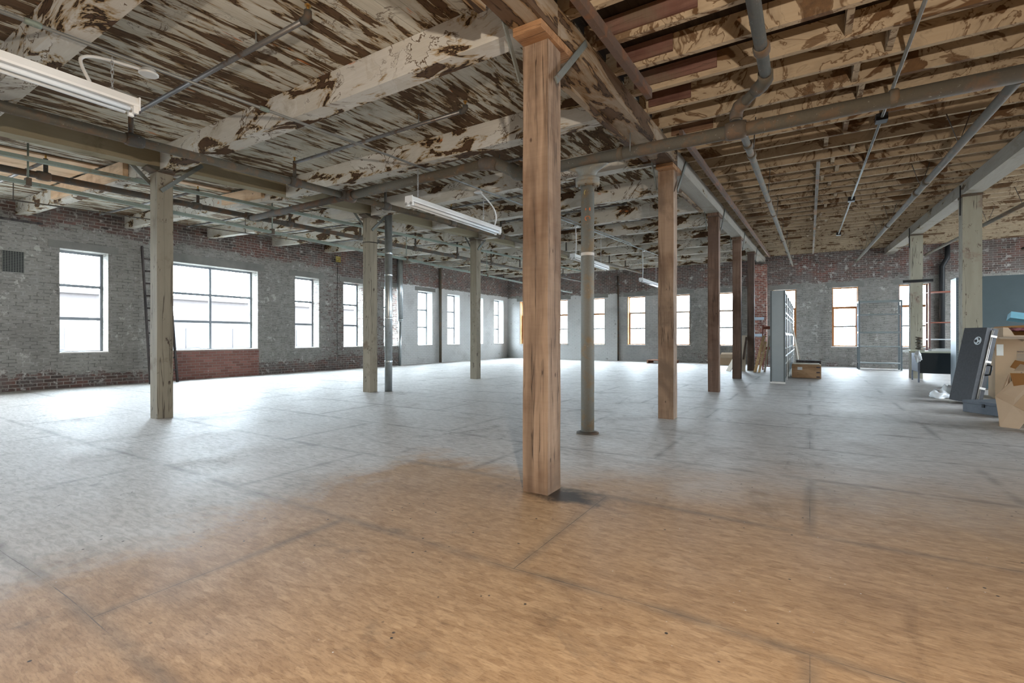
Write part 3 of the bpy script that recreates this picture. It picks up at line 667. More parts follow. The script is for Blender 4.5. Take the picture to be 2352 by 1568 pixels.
# ------------------------------------------------------------------ girders
def seg_label(k, n): return 'between the %s and %s' % (ORD[k], ORD[k+1])
ends = [-1.0] + PY + [YF]
for k in range(6):
    a, c = ends[k]+.002, ends[k+1]-.002
    b = MB().fbox(-1.598, -1.382, a, c, lambda x, y: zgird(y), lambda x, y: zjoist(y)-.004).bevel(.012)
    lb = ['bare brown girder coming from overhead to the first brown post', 'bare brown girder from the first to the second brown post, over the big pipe', 'greyed girder from the second to the third brown post',
          'greyed girder from the third to the fourth brown post', 'greyed girder from the fourth to the last brown post', 'short greyed girder from the last brown post to the red brick pier'][k]
    t = thing('timber_girder', lb, 'girder', (-1.49, a, zgird(a)), 'girders over the brown posts')
    part('timber', b, M['girder' if k < 2 else 'girder_grey'], t)
    if k in (0, 1, 2):
        b = MB().fbox(-1.655, -1.60, a+(.30 if k else .9), c-.50, lambda x, y: zgird(y)-.03, lambda x, y: zgird(y)+.10).bevel(.005); part('flitch', b, M['girder'], t, 'plank spiked to the side of the girder')
ends = [-1.0] + LY + [YF]
for k in range(6):
    a, c = ends[k]+.002, ends[k+1]-.002
    if k == 0: c = LY[0]-.002
    b = MB().fbox(-6.955, -6.775, a, c, lambda x, y: 3.085+SL*(y-2.76), lambda x, y: zdeck(x, y)-.003).bevel(.008)
    lb = ['cream girder from overhead left to the post by the ladder', 'cream girder from the post by the ladder to the post by the zinc duct', 'cream girder from the post by the zinc duct to the third cream post',
          'cream girder just beyond the third cream post', 'cream girder two spans beyond the third cream post', 'last cream girder running into the far wall'][k]
    solo('timber_girder', b, M['girder_cream'], lb, 'girder', (-6.865, a, 3.0), 'cream girders of the left row')
for k, (a, c) in enumerate(((1.0, RY[0]-.002), (RY[0]+.002, RY[1]-.002), (RY[1]+.002, YF-.002))):
    b = MB().fbox(2.08, 2.32, a, c, lambda x, y: zgird(y), lambda x, y: zjoist(y)-.004).bevel(.012)
    lb = ['grey whitewashed girder coming from overhead right to the post behind the black case', 'grey whitewashed girder between the two right-hand painted posts', 'grey whitewashed girder from the post behind the desk to the far wall'][k]
    solo('timber_girder', b, M['girder_grey'], lb, 'girder', (2.2, a, zgird(a)), 'girders of the right row')

# ------------------------------------------------------------------ beams under the plank roof
BY = [1.11+1.67*k for k in range(12)]
where = ['in the near left corner overhead', 'running from the big brown post to the post by the ladder', 'above the T-shaped pipe crossing', 'from the post by the zinc duct toward the second brown post']
for k, y in enumerate(BY):
    b = MB().fbox(-6.768, -1.66, y, y+.18, zbeam, lambda a, c: zdeck(a, c)-.003).bevel(.01)
    pos = where[k] if k < 4 else ('%s beam counted back from the big brown post' % ORD[k-1])
    solo('roof_beam', b, M['beam'], 'flaking white beam ' + pos if k < 4 else 'flaking whitewashed roof beam, ' + pos, 'beam', (-4.2, y, zbeam(-4.2, y)), 'beams under the plank roof, middle bay')
for k, y in enumerate(BY):
    b = MB().fbox(-12.498, -6.962, y+.02, y+.18, lambda a, c: zbeam(a, c)+.01, lambda a, c: zdeck(a, c)-.018).bevel(.01)
    solo('roof_beam', b, M['beam'], 'grey-white beam over the left bay meeting the window wall, %s from the near end' % ORD[k], 'beam', (-9.7, y, zbeam(-9.7, y)), 'beams under the plank roof, left bay')

# ------------------------------------------------------------------ joists, right-hand bays
JY = [3.93+.4625*k for k in range(-4, 35)]
rnd = random.Random(3)
for k, y in enumerate(JY):
    if y > YF-.1: break
    b = MB().fbox(-1.46, 6.5, y-.05, y, lambda a, c: zjoist(c), lambda a, c: zdeck(a, c)-.003).bevel(.004)
    side = 'nearer than the big overhead pipe' if y < 4.72 else 'beyond the big overhead pipe'
    n = (sum(1 for q in JY if q < 4.72)-1-k) if y < 4.72 else (k-sum(1 for q in JY if q < 4.72))
    loc = (-1.4, y, zjoist(y))
    o = solo('roof_joist', b, M['joist'], 'cream joist with brown water stains, %s one %s' % (ORD[n], side), 'joist', loc, 'stained joists of the right bays')
    # sistered boards near the brown girder
    if k in (1, 2, 3, 4, 5, 6, 8):
        L = [.0, .55, .72, .62, .35, .6, .30, .0, .35][k]
        f = MB().fbox(-1.36, -1.36+L+.1, y-.068, y-.051, lambda a, c: zjoist(c)+.045, lambda a, c: zdeck(a, c)-.01); part('sister_board', f, M['brown_board' if k in (1, 2, 8) else 'red_board'], o, 'brown board nailed to the joist face' if k in (1, 2, 8) else 'red board nailed to the joist face')
    if 2 < k < 30:
        x = [.60, .42, .50, .34, .46, .30][k % 6]-.012*k+.0
        f = MB().fbox(x-.022, x+.022, y-.055-.40, y-.052, lambda a, c: zjoist(c)+.02, lambda a, c: zjoist(c)+.15)
        part('bridging', f, M['joist'], o)

b = MB().fbox(-1.245, -1.195, 1.2, 4.32, lambda a, c: zjoist(c)-.085, lambda a, c: zjoist(c)-.004).bevel(.004); solo('ledger_angle', b, M['ledger'], 'rusty brown ledger strip under the joists, near piece with a cut end', 'strip', (-1.22, 1.2, 3.0), 'ledger strips beside the brown girder')
b = MB().fbox(-1.215, -1.175, 5.45, 19.2, lambda a, c: zjoist(c)-.09, lambda a, c: zjoist(c)-.004).bevel(.004); solo('ledger_angle', b, M['ledger'], 'long dark ledger strip under the joists running to the far wall', 'strip', (-1.2, 5.45, 3.2), 'ledger strips beside the brown girder')
b = MB().fbox(.075, .12, 7.6, 19.6, lambda a, c: zjoist(c)-.03, lambda a, c: zjoist(c)-.004).bevel(.003); solo('tie_strip', b, M['greywood'], 'grey timber strip nailed across the undersides of the joists', 'strip', (.1, 7.6, 3.3))

# ------------------------------------------------------------------ pipes
def coupling(b, p, d, r, l):
    p = Vector(p); d = Vector(d).normalized(); b.tube([p-d*l, p-d*l*.6, p+d*l*.6, p+d*l], [r*.9, r, r, r*.9], 16); return b
def ring(p, d, r, l): return coupling(MB(), p, d, r, l)
zA = lambda y: 2.87+.036*y
t = thing('fire_main_pipe', 'grey rusty sprinkler main running away beside the cream girder', 'pipe', (-5.7, -1, zA(-1)))
part('pipe', MB().cyl((-5.7, -1, zA(-1)), (-5.7, 4.59, zA(4.59)), .046, 18), M['iron'], t); part('pipe', MB().cyl((-5.7, 4.84, zA(4.84)), (-5.7, 19.6, zA(19.6)), .046, 18), M['iron'], t)
for y in (2.12, 3.87, 5.46, 7.12, 8.8): part('fitting', ring((-5.7, y, zA(y)), (0, 1, .036), .062, .075), M['iron_dk'], t)
XY = 4.715; zX0, zX1 = zA(XY), 2.84
t = thing('cross_pipe', 'big grey pipe crossing the room over the steel column, with an elbowed drop', 'pipe', (-1.974, XY, zX1))
part('pipe', MB().tube([(-8.12, XY, zX0-.006), (-5.80, XY, zX0-.006)], .050, 18), M['iron_dk'], t)
part('pipe', MB().tube([(-5.60, XY, zX0), (-3.22, XY, zX0+.01)], .060, 18), M['iron'], t)
part('pipe', MB().tube([(-3.22, XY, zX0+.01), (-3.12, XY, zX0-.01), (-2.86, XY, zX1+.04), (-2.76, XY, zX1), (-2.66, XY, zX1)], .064, 18), M['iron'], t)
part('pipe', MB().tube([(-2.66, XY, zX1), (1.42, XY, zX1-.01)], .060, 18), M['iron'], t)
part('elbow', MB().tube([(-3.33, XY, zX0+.012), (-3.25, XY, zX0+.012), (-3.16, XY, zX0-.004), (-3.09, XY, zX0-.04)], [.072, .078, .078, .07], 16), M['iron_shoe'], t, 'rust-brown elbow')
part('elbow', MB().tube([(-2.92, XY, zX1+.10), (-2.84, XY, zX1+.02), (-2.74, XY, zX1), (-2.66, XY, zX1)], [.07, .078, .078, .072], 16), M['iron'], t)
b = coupling(MB(), (-5.62, XY, zX0), (1, 0, 0), .085, .05); part('flange', b, M['iron_dk'], t)
b = coupling(MB(), (-5.70, XY, zX0), (0, 1, 0), .078, .12); part('cross_fitting', b, M['iron_dk'], t)
b = coupling(MB(), (-.56, XY, zX1), (1, 0, 0), .080, .085); part('tee_fitting', b, M['iron_shoe'], t)
for x in (-1.62, .55): part('coupling', ring((x, XY, zX1), (1, 0, 0), .069, .03), M['iron'], t)
b = MB().tube([(-1.42+.0, XY+.075*math.sin(a), zX1+.075*math.cos(a)) for a in [math.pi*.5+math.pi*i/8 for i in range(9)]], .006, 5)
b2 = MB().tube([(-1.50, XY-.07, zX1-.02), (-1.50, XY-.07, zX1+.16)], .006, 5); part('hanger_rod', b2, M['conduit'], t)
b.bm.free()
# column under it
t = thing('steel_column', 'round grey flaking steel pipe column with orange marks and bolted flange', 'column', (-1.974, XY-.005, 0))
cx, cy = -1.974, XY-.005
part('shaft', MB().cyl((cx, cy, .02), (cx, cy, 2.59), .0685, 28), M['column'], t)
part('base_plate', MB().lathe((cx, cy, 0), [(.115, 0), (.115, .012), (.075, .022)], 28), M['iron_dk'], t)
b = MB().lathe((cx, cy, 0), [(.085, 2.565), (.122, 2.575), (.125, 2.605), (.125, 2.612), (.118, 2.616), (.125, 2.620), (.125, 2.650), (.09, 2.660)], 28)
fl = part('flange', b, M['column'], t)
for j in range(8):
    a = j*math.pi/4+.2; part('bolt', MB().cyl((cx+.105*math.cos(a), cy+.105*math.sin(a), 2.55), (cx+.105*math.cos(a), cy+.105*math.sin(a), 2.575), .011, 6), M['iron'], fl)
b = MB(); R = []
for r, h, sx in ((.082, 2.661, 1.), (.086, 2.69, 1.), (.088, 2.72, 1.25), (.086, 2.742, 1.75), (.080, 2.760, 2.45), (.070, 2.772, 3.3)): R.append([b.bm.verts.new((cx+r*sx*math.cos(q), cy+r*math.sin(q), h)) for q in [2*math.pi*i/24 for i in range(24)]])
for A, B in zip(R, R[1:]):
    for i in range(24): b.face([A[i], A[(i+1) % 24], B[(i+1) % 24], B[i]], True)
b.face(R[0][::-1]); b.face(R[-1]); part('saddle', b, M['column'], t)
part('paint_band', MB().lathe((cx, cy, 0), [(.0692, 1.845), (.0696, 1.85), (.0696, 1.872), (.0692, 1.877)], 28), M['sill'], t, 'pale band of old tape')
# the orange painted marks: a sideways T and a sideways e
def mark(b, pts, w, ang0):
    for p, q in zip(pts, pts[1:]):
        def on(u, z): a = ang0+u/.0695; return Vector((cx+.0695*math.cos(a), cy+.0695*math.sin(a), z))
        b.bar(on(*p), on(*q), w, .004, (on(*p)-Vector((cx, cy, p[1]))).cross(Vector(on(*q))-Vector(on(*p))) if False else ((0,0,1) if abs(p[1]-q[1]) < 1e-4 else (1,-.3,0)))
    return b
A0 = math.atan2(-cy, -cx)
orange = m_flat('orange_paint_mark', (.50,.16,.06), .7); yel = m_flat('yellow_paint_mark', (.42,.34,.14), .7)
mk = part('painted_letter', mark(MB(), [(-.026, 2.318), (.026, 2.318)], .022, A0), orange, t, 'orange T lying on its side'); part('painted_letter', mark(MB(), [(.024, 2.300), (.024, 2.336)], .012, A0), orange, t)
part('painted_letter', mark(MB(), [(.026*math.cos(q), 2.225+.021*math.sin(q)) for q in [math.pi*(-.15+i*.19) for i in range(8)]]+[(-.012, 2.20)], .009, A0), orange, t, 'faded orange letter lying on its side')
part('painted_letter', mark(MB(), [(-.03, 2.47), (-.035, 2.495), (-.022, 2.515)], .008, A0), yel, t)
for z in (2.53, 2.49, 2.44): pass

zC = 3.035
t = thing('overhead_pipe', 'grey pipe overhead on the right dropping by two elbows into the cross pipe', 'pipe', (-.29, 1, zC))
part('pipe', MB().cyl((-.285, .6, zC-.02), (-.292, 4.22, zC), .042, 16), M['iron'], t)
part('coupling', ring((-.290, 3.83, zC), (0, 1, 0), .056, .05), M['iron'], t)
part('pipe', MB().tube([(-.292, 4.22, zC), (-.30, 4.33, zC), (-.36, 4.43, zC), (-.48, 4.62, zC), (-.545, XY, zC), (-.56, XY, zC-.04), (-.56, XY, zX1+.083)], .042, 14), M['iron'], t)
part('elbow', MB().tube([(-.291, 4.20, zC), (-.296, 4.30, zC), (-.33, 4.39, zC), (-.375, 4.455, zC)], .055, 14), M['iron'], t)
part('elbow', MB().tube([(-.47, 4.605, zC), (-.535, 4.69, zC), (-.56, XY, zC-.05), (-.56, XY, zC-.10)], .055, 14), M['iron_shoe'], t)
t = thing('overhead_pipe', 'long grey pipe running from the cross pipe toward the end wall above the steel bins', 'pipe', (-.54, XY, 2.8))
zC2 = lambda y: 2.70+.04*y
part('pipe', MB().tube([(-.555, XY+.098, zX1+.01), (-.53, 5.0, zC2(5.)), (-.50, 19.4, zC2(19.4))], .033, 14), M['iron'], t)
for y in (5.35, 5.7, 8.1, 9.3, 12.6, 15.): part('coupling', ring((-.525, y, zC2(y)), (0, 1, .04), .045, .05), M['iron'], t)
for y in (5.5, 7.6, 9.6, 11.6, 13.6, 15.6): part('hanger_rod', MB().tube([(-.49, y, zC2(y)), (-.47, y, zjoist(y)-.02)], .006, 5), M['iron_dk'], t)
zD = lambda y: 2.715+.04*y
t = thing('overhead_pipe', 'grey pipe running away on the right, hung on paired V rods', 'pipe', (1.3, XY, 2.9))
part('pipe', MB().tube([(1.34, XY+.075, zX1), (1.32, 5.05, zD(5.05)), (1.30, 19.5, zD(19.5))], .038, 14), M['iron'], t)
for y in (8.3, 9.0, 12.0): part('coupling', ring((1.305, y, zD(y)), (0, 1, .04), .05, .06), M['iron'], t)
for y in (6.6, 8.6, 11.6, 13.4, 15.2, 17., 18.4):
    part('hanger', MB().tube([(1.20, y, zjoist(y)-.01), (1.30, y+.02, zD(y)+.0), (1.40, y+.04, zjoist(y)-.01)], .006, 5), M['iron_dk'], t)
for x, y0, lb in ((3.05, 8.0, 'grey pipe with paired V rods just beyond the right-hand girder'), (5.2, 12., 'farthest right grey pipe, near the end wall corner')):
    t = thing('overhead_pipe', lb, 'pipe', (x, y0, 3.))
    part('pipe', MB().cyl((x, y0, zD(y0)+.05), (x, 19.5, zD(19.5)+.05), .036, 12), M['iron'], t)
    for y in (y0+1.5, y0+3.4, y0+5.3, y0+7): part('hanger', MB().tube([(x-.1, y, zjoist(y)-.01), (x, y+.02, zD(y)+.05), (x+.1, y+.04, zjoist(y)-.01)], .006, 5), M['iron_dk'], t)
t = thing('electrical_conduit', 'thin steel conduit under the stained joists with black junction boxes', 'conduit', (.63, 2, 3.))
part('pipe', MB().tube([(.63, 2., zjoist(2.)-.04), (.63, 15., zjoist(15.)-.04)], .014, 8), M['conduit'], t)
for y in (6.25, 10.5, 15.0): part('junction_box', MB().box(.58, .68, y-.06, y+.06, zjoist(y)-.075, zjoist(y)-.004).bevel(.006), M['black'], t)

# sprinkler branches
SY = [2.09, 3.87, 5.45, 7.1, 8.8, 10.45, 12.1, 13.8, 15.45, 17.1]
for k, y in enumerate(SY):
    zb = zdeck(-4, y)-.115
    t = thing('sprinkler_branch', 'thin dark sprinkler pipe under the middle planks with brass head, %s from the near end' % ORD[k], 'sprinkler pipe', (-5.7, y, zb), 'sprinkler branches of the middle bay')
    part('pipe', MB().tube([(-5.7, y, zb), (-2.96, y, zb)], .019, 10), M['branch'], t)
    part('riser', MB().tube([(-5.7, y, zA(y)+.064), (-5.7, y, zb+.02)], .022, 10), M['iron_dk'], t)
    b = MB().tube([(-2.99, y, zb), (-2.95, y, zb), (-2.93, y, zb+.02), (-2.93, y, zb+.05)], .027, 10); part('elbow', b, M['iron_dk'], t)
    b = MB().tube([(-2.93, y, zb+.05), (-2.93, y, zb+.085)], .010, 8).lathe((-2.93, y, zb+.085), [(.022, 0), (.022, .005)], 10); part('sprinkler_head', b, M['brass'], t, 'brass sprinkler head')
    b = MB().tube([(-5.7, y, zb+.025), (-5.7, y, zb+.065)], .010, 8).lathe((-5.7, y, zb+.065), [(.020, 0), (.020, .005)], 10); part('sprinkler_head', b, M['brass'], t)
    b = MB().tube([(-3.55, y, zb+.02), (-3.55, y, zdeck(-3.55, y)-.002)], .006, 6); part('hanger_rod', b, M['conduit'], t)
zB = lambda y: 2.98+.02*y
t = thing('fire_main_pipe', 'dark rusty sprinkler main over the left bay near the window wall', 'pipe', (-8.2, -1, zB(-1)))
part('pipe', MB().cyl((-8.2, 1.32, zB(1.32)), (-8.2, 19.6, zB(19.6)), .043, 16), M['iron_dk'], t)
for y in SY[:7]: part('fitting', ring((-8.2, y, zB(y)), (0, 1, .02), .058, .065), M['iron_dk'], t)
part('cross_fitting', ring((-8.2, XY+.05, zB(XY)), (0, 1, 0), .066, .12), M['iron_dk'], t)
for k, y in enumerate(SY):
    y += .02; zb = zdeck(-10, y)-.15
    t = thing('sprinkler_branch', 'thin sprinkler pipe of the left bay catching window light, %s from the near end' % ORD[k], 'sprinkler pipe', (-8.2, y, zb), 'sprinkler branches of the left bay')
    z2 = zdeck(-8.2, y)-.13; z3 = zdeck(-12, y)-.13
    part('pipe', MB().tube([(-8.2, y, z2), (-12.0, y, z3)], .020, 10), M['branch'], t)
    part('riser', MB().tube([(-8.2, y, zB(y)+.06), (-8.2, y, z2+.03)], .024, 8), M['iron_dk'], t)
    b = MB().tube([(-8.2, y, z2+.03), (-8.2, y, z2+.08)], .011, 8); part('sprinkler_head', b, M['brass'], t)
    b = MB().tube([(-12.0, y, z3+.0), (-12.0, y, z3+.07)], .011, 8); part('sprinkler_head', b, M['brass'], t)
for x, zf, lb in ((-7.5, lambda y: 2.948+.035*y, 'upper pale green steel rail over the left bay'), (-8.0, lambda y: 2.86-.006*y, 'lower pale green steel rail hung on rods over the left bay')):
    t = thing('hung_rail', lb, 'rail', (x, -1, zf(-1)), 'green steel rails of the left bay')
    b = MB().hexa([(x-.03, 1.4, zf(1.4)-.022), (x+.03, 1.4, zf(1.4)-.022), (x+.03, 17.5, zf(17.5)-.022), (x-.03, 17.5, zf(17.5)-.022), (x-.03, 1.4, zf(1.4)+.022), (x+.03, 1.4, zf(1.4)+.022), (x+.03, 17.5, zf(17.5)+.022), (x-.03, 17.5, zf(17.5)+.022)]).bevel(.006)
    part('rail', b, M['greenrail'], t)
    for y in (1.9, 5.0, 8.3, 11.6):
        if x < -7.8:
            part('hanger_rod', MB().tube([(x, y, zf(y)-.02), (x, y, zdeck(x, y)-.002)], .010, 6), M['greenrail'], t)
            part('clamp', MB().box(x-.04, x+.04, y-.025, y+.025, zf(y)-.035, zf(y)+.06).bevel(.005), M['iron_shoe'], t)
t = thing('thin_wire_pipe', 'thin dark pipe under the left bay planks close to the window wall', 'pipe', (-10.6, 0, 3.2))
part('pipe', MB().tube([(-10.6, -1, 3.0), (-10.6, 16, 3.0+.042*17)], .011, 6), M['iron_dk'], t)
for y in (2.35, 4.2, 6.0): part('hanger_rod', MB().tube([(-10.6, y, 3.0+.042*(y+1)), (-10.6, y, zdeck(-10.6, y)-.002)], .007, 5), M['iron_dk'], t)

# ------------------------------------------------------------------ strip lights and their conduit
zcon = lambda y: 2.908+SL*y
XLT = -4.12
t = thing('lighting_conduit', 'thin black conduit under the beams that feeds the row of strip lights', 'conduit', (XLT, 0, 3.))
part('pipe', MB().tube([(XLT, -1.5, zcon(-1.5)), (XLT, 16.4, zcon(16.4))], .013, 8), M['conduit'], t)
part('pipe', MB().tube([(XLT+.10, 7.2, zcon(7.2)), (XLT+.10, 12.5, zcon(12.5)), (XLT+.02, 12.8, zcon(12.8))], .012, 8), M['conduit'], t)
for y in (1.0, 2.5): part('coupling', ring((XLT, y, zcon(y)), (0, 1, .045), .02, .04), M['greenrail'], t)
L = 1.96
lt = ['near one in the left foreground', 'second one, beside the big brown post', 'third one, behind the steel column', 'farthest one, small against the end wall bricks']
for k, y0 in enumerate((-.42, 4.32, 9.05, 13.75)):
    z = 2.615; y1 = y0+L
    t = thing('strip_light', 'white unlit fluorescent strip light hung on chains, ' + lt[k], 'light', (XLT, y0, z), 'strip lights in a row')
    prof = [(-.055,0), (.055,0), (.060,.012), (.060,.030), (.036,.072), (-.036,.072), (-.060,.030), (-.060,.012)]
    b = MB().prism([(XLT+a, y0, z+h) for a, h in [(-.058,.02), (-.02,.02), (-.02,.008), (.02,.008), (.02,.02), (.058,.02), (.058,.036), (.038,.088), (-.038,.088), (-.058,.036)]], (0, L, 0))
    part('housing', b, M['white'], t)
    for s in (-.039, .039):
        part('tube', MB().cyl((XLT+s, y0+.05, z-.004), (XLT+s, y1-.05, z-.004), .0165, 12), M['tube'], t)
    for yy in (y0-.008, y1):
        b = MB().box(XLT-.060, XLT+.060, yy, yy+.008, z-.004, z+.090).bevel(.002); e = part('end_plate', b, M['white'], t)
        for s in (-.039, .039):
            q = yy+.008 if yy < y0 else yy; d = .03 if yy < y0 else -.03
            part('lamp_holder', MB().box(XLT+s-.013, XLT+s+.013, min(q, q+d), max(q, q+d), z-.028, z+.02).bevel(.003), M['white'], e)
            part('socket_ring', MB().tube([(XLT+s+.013*math.cos(a), yy-.003 if yy < y0 else yy+.011, z-.004+.013*math.sin(a)) for a in [i*math.pi/5 for i in range(10)]], .003, 5, closed=True), M['print'], e)
    for f in (.29*1, .93) if k == 0 else (.08, .80):
        yy = y0+L*f; zt = zcon(yy); zt -= .03; n = max(3, int((zt-z-.09)/.028)); b = MB()
        for i in range(n):
            zz = z+.09+(zt-z-.09)*(i+.5)/n; hl = (zt-z-.09)/n*.66
            pts = [(XLT+(.008*math.cos(a) if i % 2 else 0), yy+(0 if i % 2 else .008*math.cos(a)), zz+hl*math.sin(a)) for a in [j*math.pi/4 for j in range(8)]]
            b.tube(pts, .0028, 5, closed=True)
        part('hanging_chain', b, M['chain'], t)
    yc = (1.62, 5.75, 9.25, 14.0)[k]; zc = zcon(yc)
    if k == 0: pts = [(XLT+.03, y1-.27, z+.09), (XLT+.0, y1-.31, z+.2), (XLT-.02, y1-.30, z+.26), (XLT-.015, y1-.2, z+.30), (XLT, yc-.05, zc-.045)]
    elif k == 1: pts = [(XLT, y1-.10, z+.09), (XLT+.03, y1-.08, z+.24), (XLT+.02, y1-.18, z+.38), (XLT, yc+.05, zc-.045)]
    else: pts = [(XLT, y0+.15, z+.09), (XLT+.01, y0+.16, z+.3), (XLT, y0+.15, zcon(y0)-.02)]
    # smooth the whip
    for _ in range(2):
        q = [Vector(pts[0])]
        for a, c in zip(pts, pts[1:]): a, c = Vector(a), Vector(c); q += [a*.75+c*.25, a*.25+c*.75]
        q.append(Vector(pts[-1])); pts = q
    part('whip', MB().tube(pts, .011, 8), M['whip'], t, 'white flexible cable')
    if k < 2:
        b = MB().lathe((XLT, yc, zc-.066), [(.055, 0), (.062, .006), (.062, .014), (.045, .02), (.045, .04)], 18); part('canopy', b, M['whip'], t, 'round junction box cover')
    else:
        b = MB().box(XLT-.035, XLT+.035, yc-.05, yc+.05, zc-.045, zc-.016).bevel(.004); part('junction_box', b, M['whip'], t)

# ------------------------------------------------------------------ left wall fittings
t = thing('timber_ladder', 'tall dark timber ladder leaning on the window wall behind the first cream post', 'ladder', (-12.1, 5.1, 0))
rails = []
for y0, y1 in ((4.75, 4.765), (5.27, 5.25)):
    p, q = Vector((-12.0, y0, .0)), Vector((-12.44, y1, 2.99)); rails.append((p, q))
    b = MB().bar(p, q, .06, .03, (1, 0, 0)); part('rail', b, M['ladder'], t)
for i in range(1, 11):
    f = i/11; part('rung', MB().cyl(rails[0][0].lerp(rails[0][1], f), rails[1][0].lerp(rails[1][1], f), .016, 8), M['ladder'], t)
t = thing('wall_grille', 'square grey mesh grille panel on the brick left of the first window', 'grille', (XL, 2.77, 2.2))
part('backing', MB().box(XL+.002, XL+.006, 2.63, 2.91, 2.20, 2.58), M['black'], t)
b = MB()
for i in range(9): b.box(XL+.006, XL+.014, 2.63+.28*i/8-.004, 2.63+.28*i/8+.004, 2.20, 2.58)
for i in range(14): b.box(XL+.007, XL+.015, 2.626, 2.914, 2.20+.38*i/13-.004, 2.20+.38*i/13+.004)
part('mesh_frame', b, M['grille'], t)
b = MB().box(XL+.002, XL+.075, -1, 3.16, 3.14, 3.175).bevel(.004); solo('wall_ledge', b, M['ladder'], 'dark timber ledge high on the left wall under the first beam', 'ledge', (XL, 1, 3.14))
t = thing('horn_speaker', 'yellowed square horn loudspeaker high on the left wall', 'loudspeaker', (XL+.2, 9.83, 3.27))
yh, zh, xh = 9.83, 3.385, XL+.20
b = MB(); R = []
for r, h in ((.10, 0), (.105, -.012), (.075, -.04), (.04, -.10), (.03, -.15)):
    R.append([b.bm.verts.new((xh+h*.8, yh+h*-.3+r*1.05*max(-.86, min(.86, 1.2*math.cos(a))), zh+r*max(-.86, min(.86, 1.2*math.sin(a))))) for a in [2*math.pi*i/24 for i in range(24)]])
for A, B in zip(R, R[1:]):
    for i in range(24): b.face([A[i], A[(i+1) % 24], B[(i+1) % 24], B[i]], True)
b.face(R[-1]); part('horn', b, M['horn'], t)
part('driver', MB().lathe((xh-.07, yh, zh), [(.02, 0), (.032, .02), (.022, .05), (.008, .058)], 14, 'x'), M['horn'], t)
part('bracket', MB().box(XL+.002, xh-.12, yh+.03, yh+.06, zh-.02, zh+.02), M['iron_dk'], t)
t = thing('zinc_duct', 'shiny round zinc duct standing from floor to roof beside the second cream post', 'duct', (-6.635, 6.42, 0))
part('pipe', MB().cyl((-6.635, 6.42, 0), (-6.635, 6.42, zdeck(-6.635, 6.42)-.19), .068, 26), M['galv'], t)
for z in (.55, 1.35, 2.15, 2.55): part('joint', MB().lathe((-6.635, 6.42, z), [(.0685, -.02), (.071, -.015), (.071, .015), (.0685, .02)], 26), M['galv'], t)
t = thing('drop_duct', 'grey galvanised drop pipe on the left wall between windows, narrow at the bottom', 'duct', (-12.28, 12.42, 0))
part('pipe', MB().cyl((-12.28, 12.42, 1.62), (-12.28, 12.42, zdeck(-12.28, 12.42)-.05), .105, 20), M['galv'], t)
part('reducer', MB().lathe((-12.28, 12.42, 0), [(.055, 1.52), (.06, 1.55), (.112, 1.60), (.112, 1.64)], 20), M['galv'], t)
part('pipe', MB().cyl((-12.28, 12.42, 0), (-12.28, 12.42, 1.53), .052, 16), M['galv'], t)
solo('downpipe', MB().cyl((-12.42, 14.78, 0), (-12.42, 14.78, zdeck(-12.42, 14.78)-.05), .055, 14), M['iron'], 'thin grey pipe rising up the pale part of the left wall', 'pipe', (-12.42, 14.78, 0))
solo('wall_wire', MB().cyl((-12.488, 9.95, .3), (-12.488, 9.95, 3.2), .006, 6), M['conduit'], 'thin wire running down the left wall below the horn loudspeaker', 'wire', (-12.488, 9.95, .3))
solo('wall_pipe', MB().cyl((-6.93, YF-.05, 0), (-6.93, YF-.05, 3.6), .035, 10), M['iron_dk'], 'dark thin pipe up the end wall where the pale paint stops', 'pipe', (-6.93, YF-.05, 0))
# fresh timber repairs
t = thing('repair_boards', 'patch of fresh pale roof boards in the upper left', 'boards', (-9.3, 1.2, 3.3))
b = MB().fbox(-10.45, -8.36, 1.32, 2.70, lambda x, y: zdeck(x, y)-.03, lambda x, y: zdeck(x, y)-.006); part('board', b, M['new_wood_y'], t)
b = MB().fbox(-10.40, -7.70, 2.735, 2.795, lambda x, y: zbeam(x, y)+.045, lambda x, y: zdeck(x, y)-.035).bevel(.003); solo('repair_timber', b, M['new_wood'], 'fresh pale timber plank bolted along the beam by the patch of new boards', 'timber', (-9, 2.77, 3.2), 'fresh repair timbers')
b = MB().fbox(-8.36, -8.22, 3.0, 4.42, lambda x, y: zdeck(x, y)-.03, lambda x, y: zdeck(x, y)-.006); solo('repair_board', b, M['new_wood_y'], 'single fresh board in the roof behind the first cream post', 'board', (-8.3, 3.7, 3.3), 'fresh repair timbers')
b = MB().fbox(-8.5, -7.35, 4.405, 4.465, lambda x, y: zbeam(x, y)+.06, lambda x, y: zdeck(x, y)-.05).bevel(.003); solo('repair_timber', b, M['new_wood'], 'short fresh orange timber block on the beam beyond the first cream post', 'timber', (-7.9, 4.43, 3.2), 'fresh repair timbers')

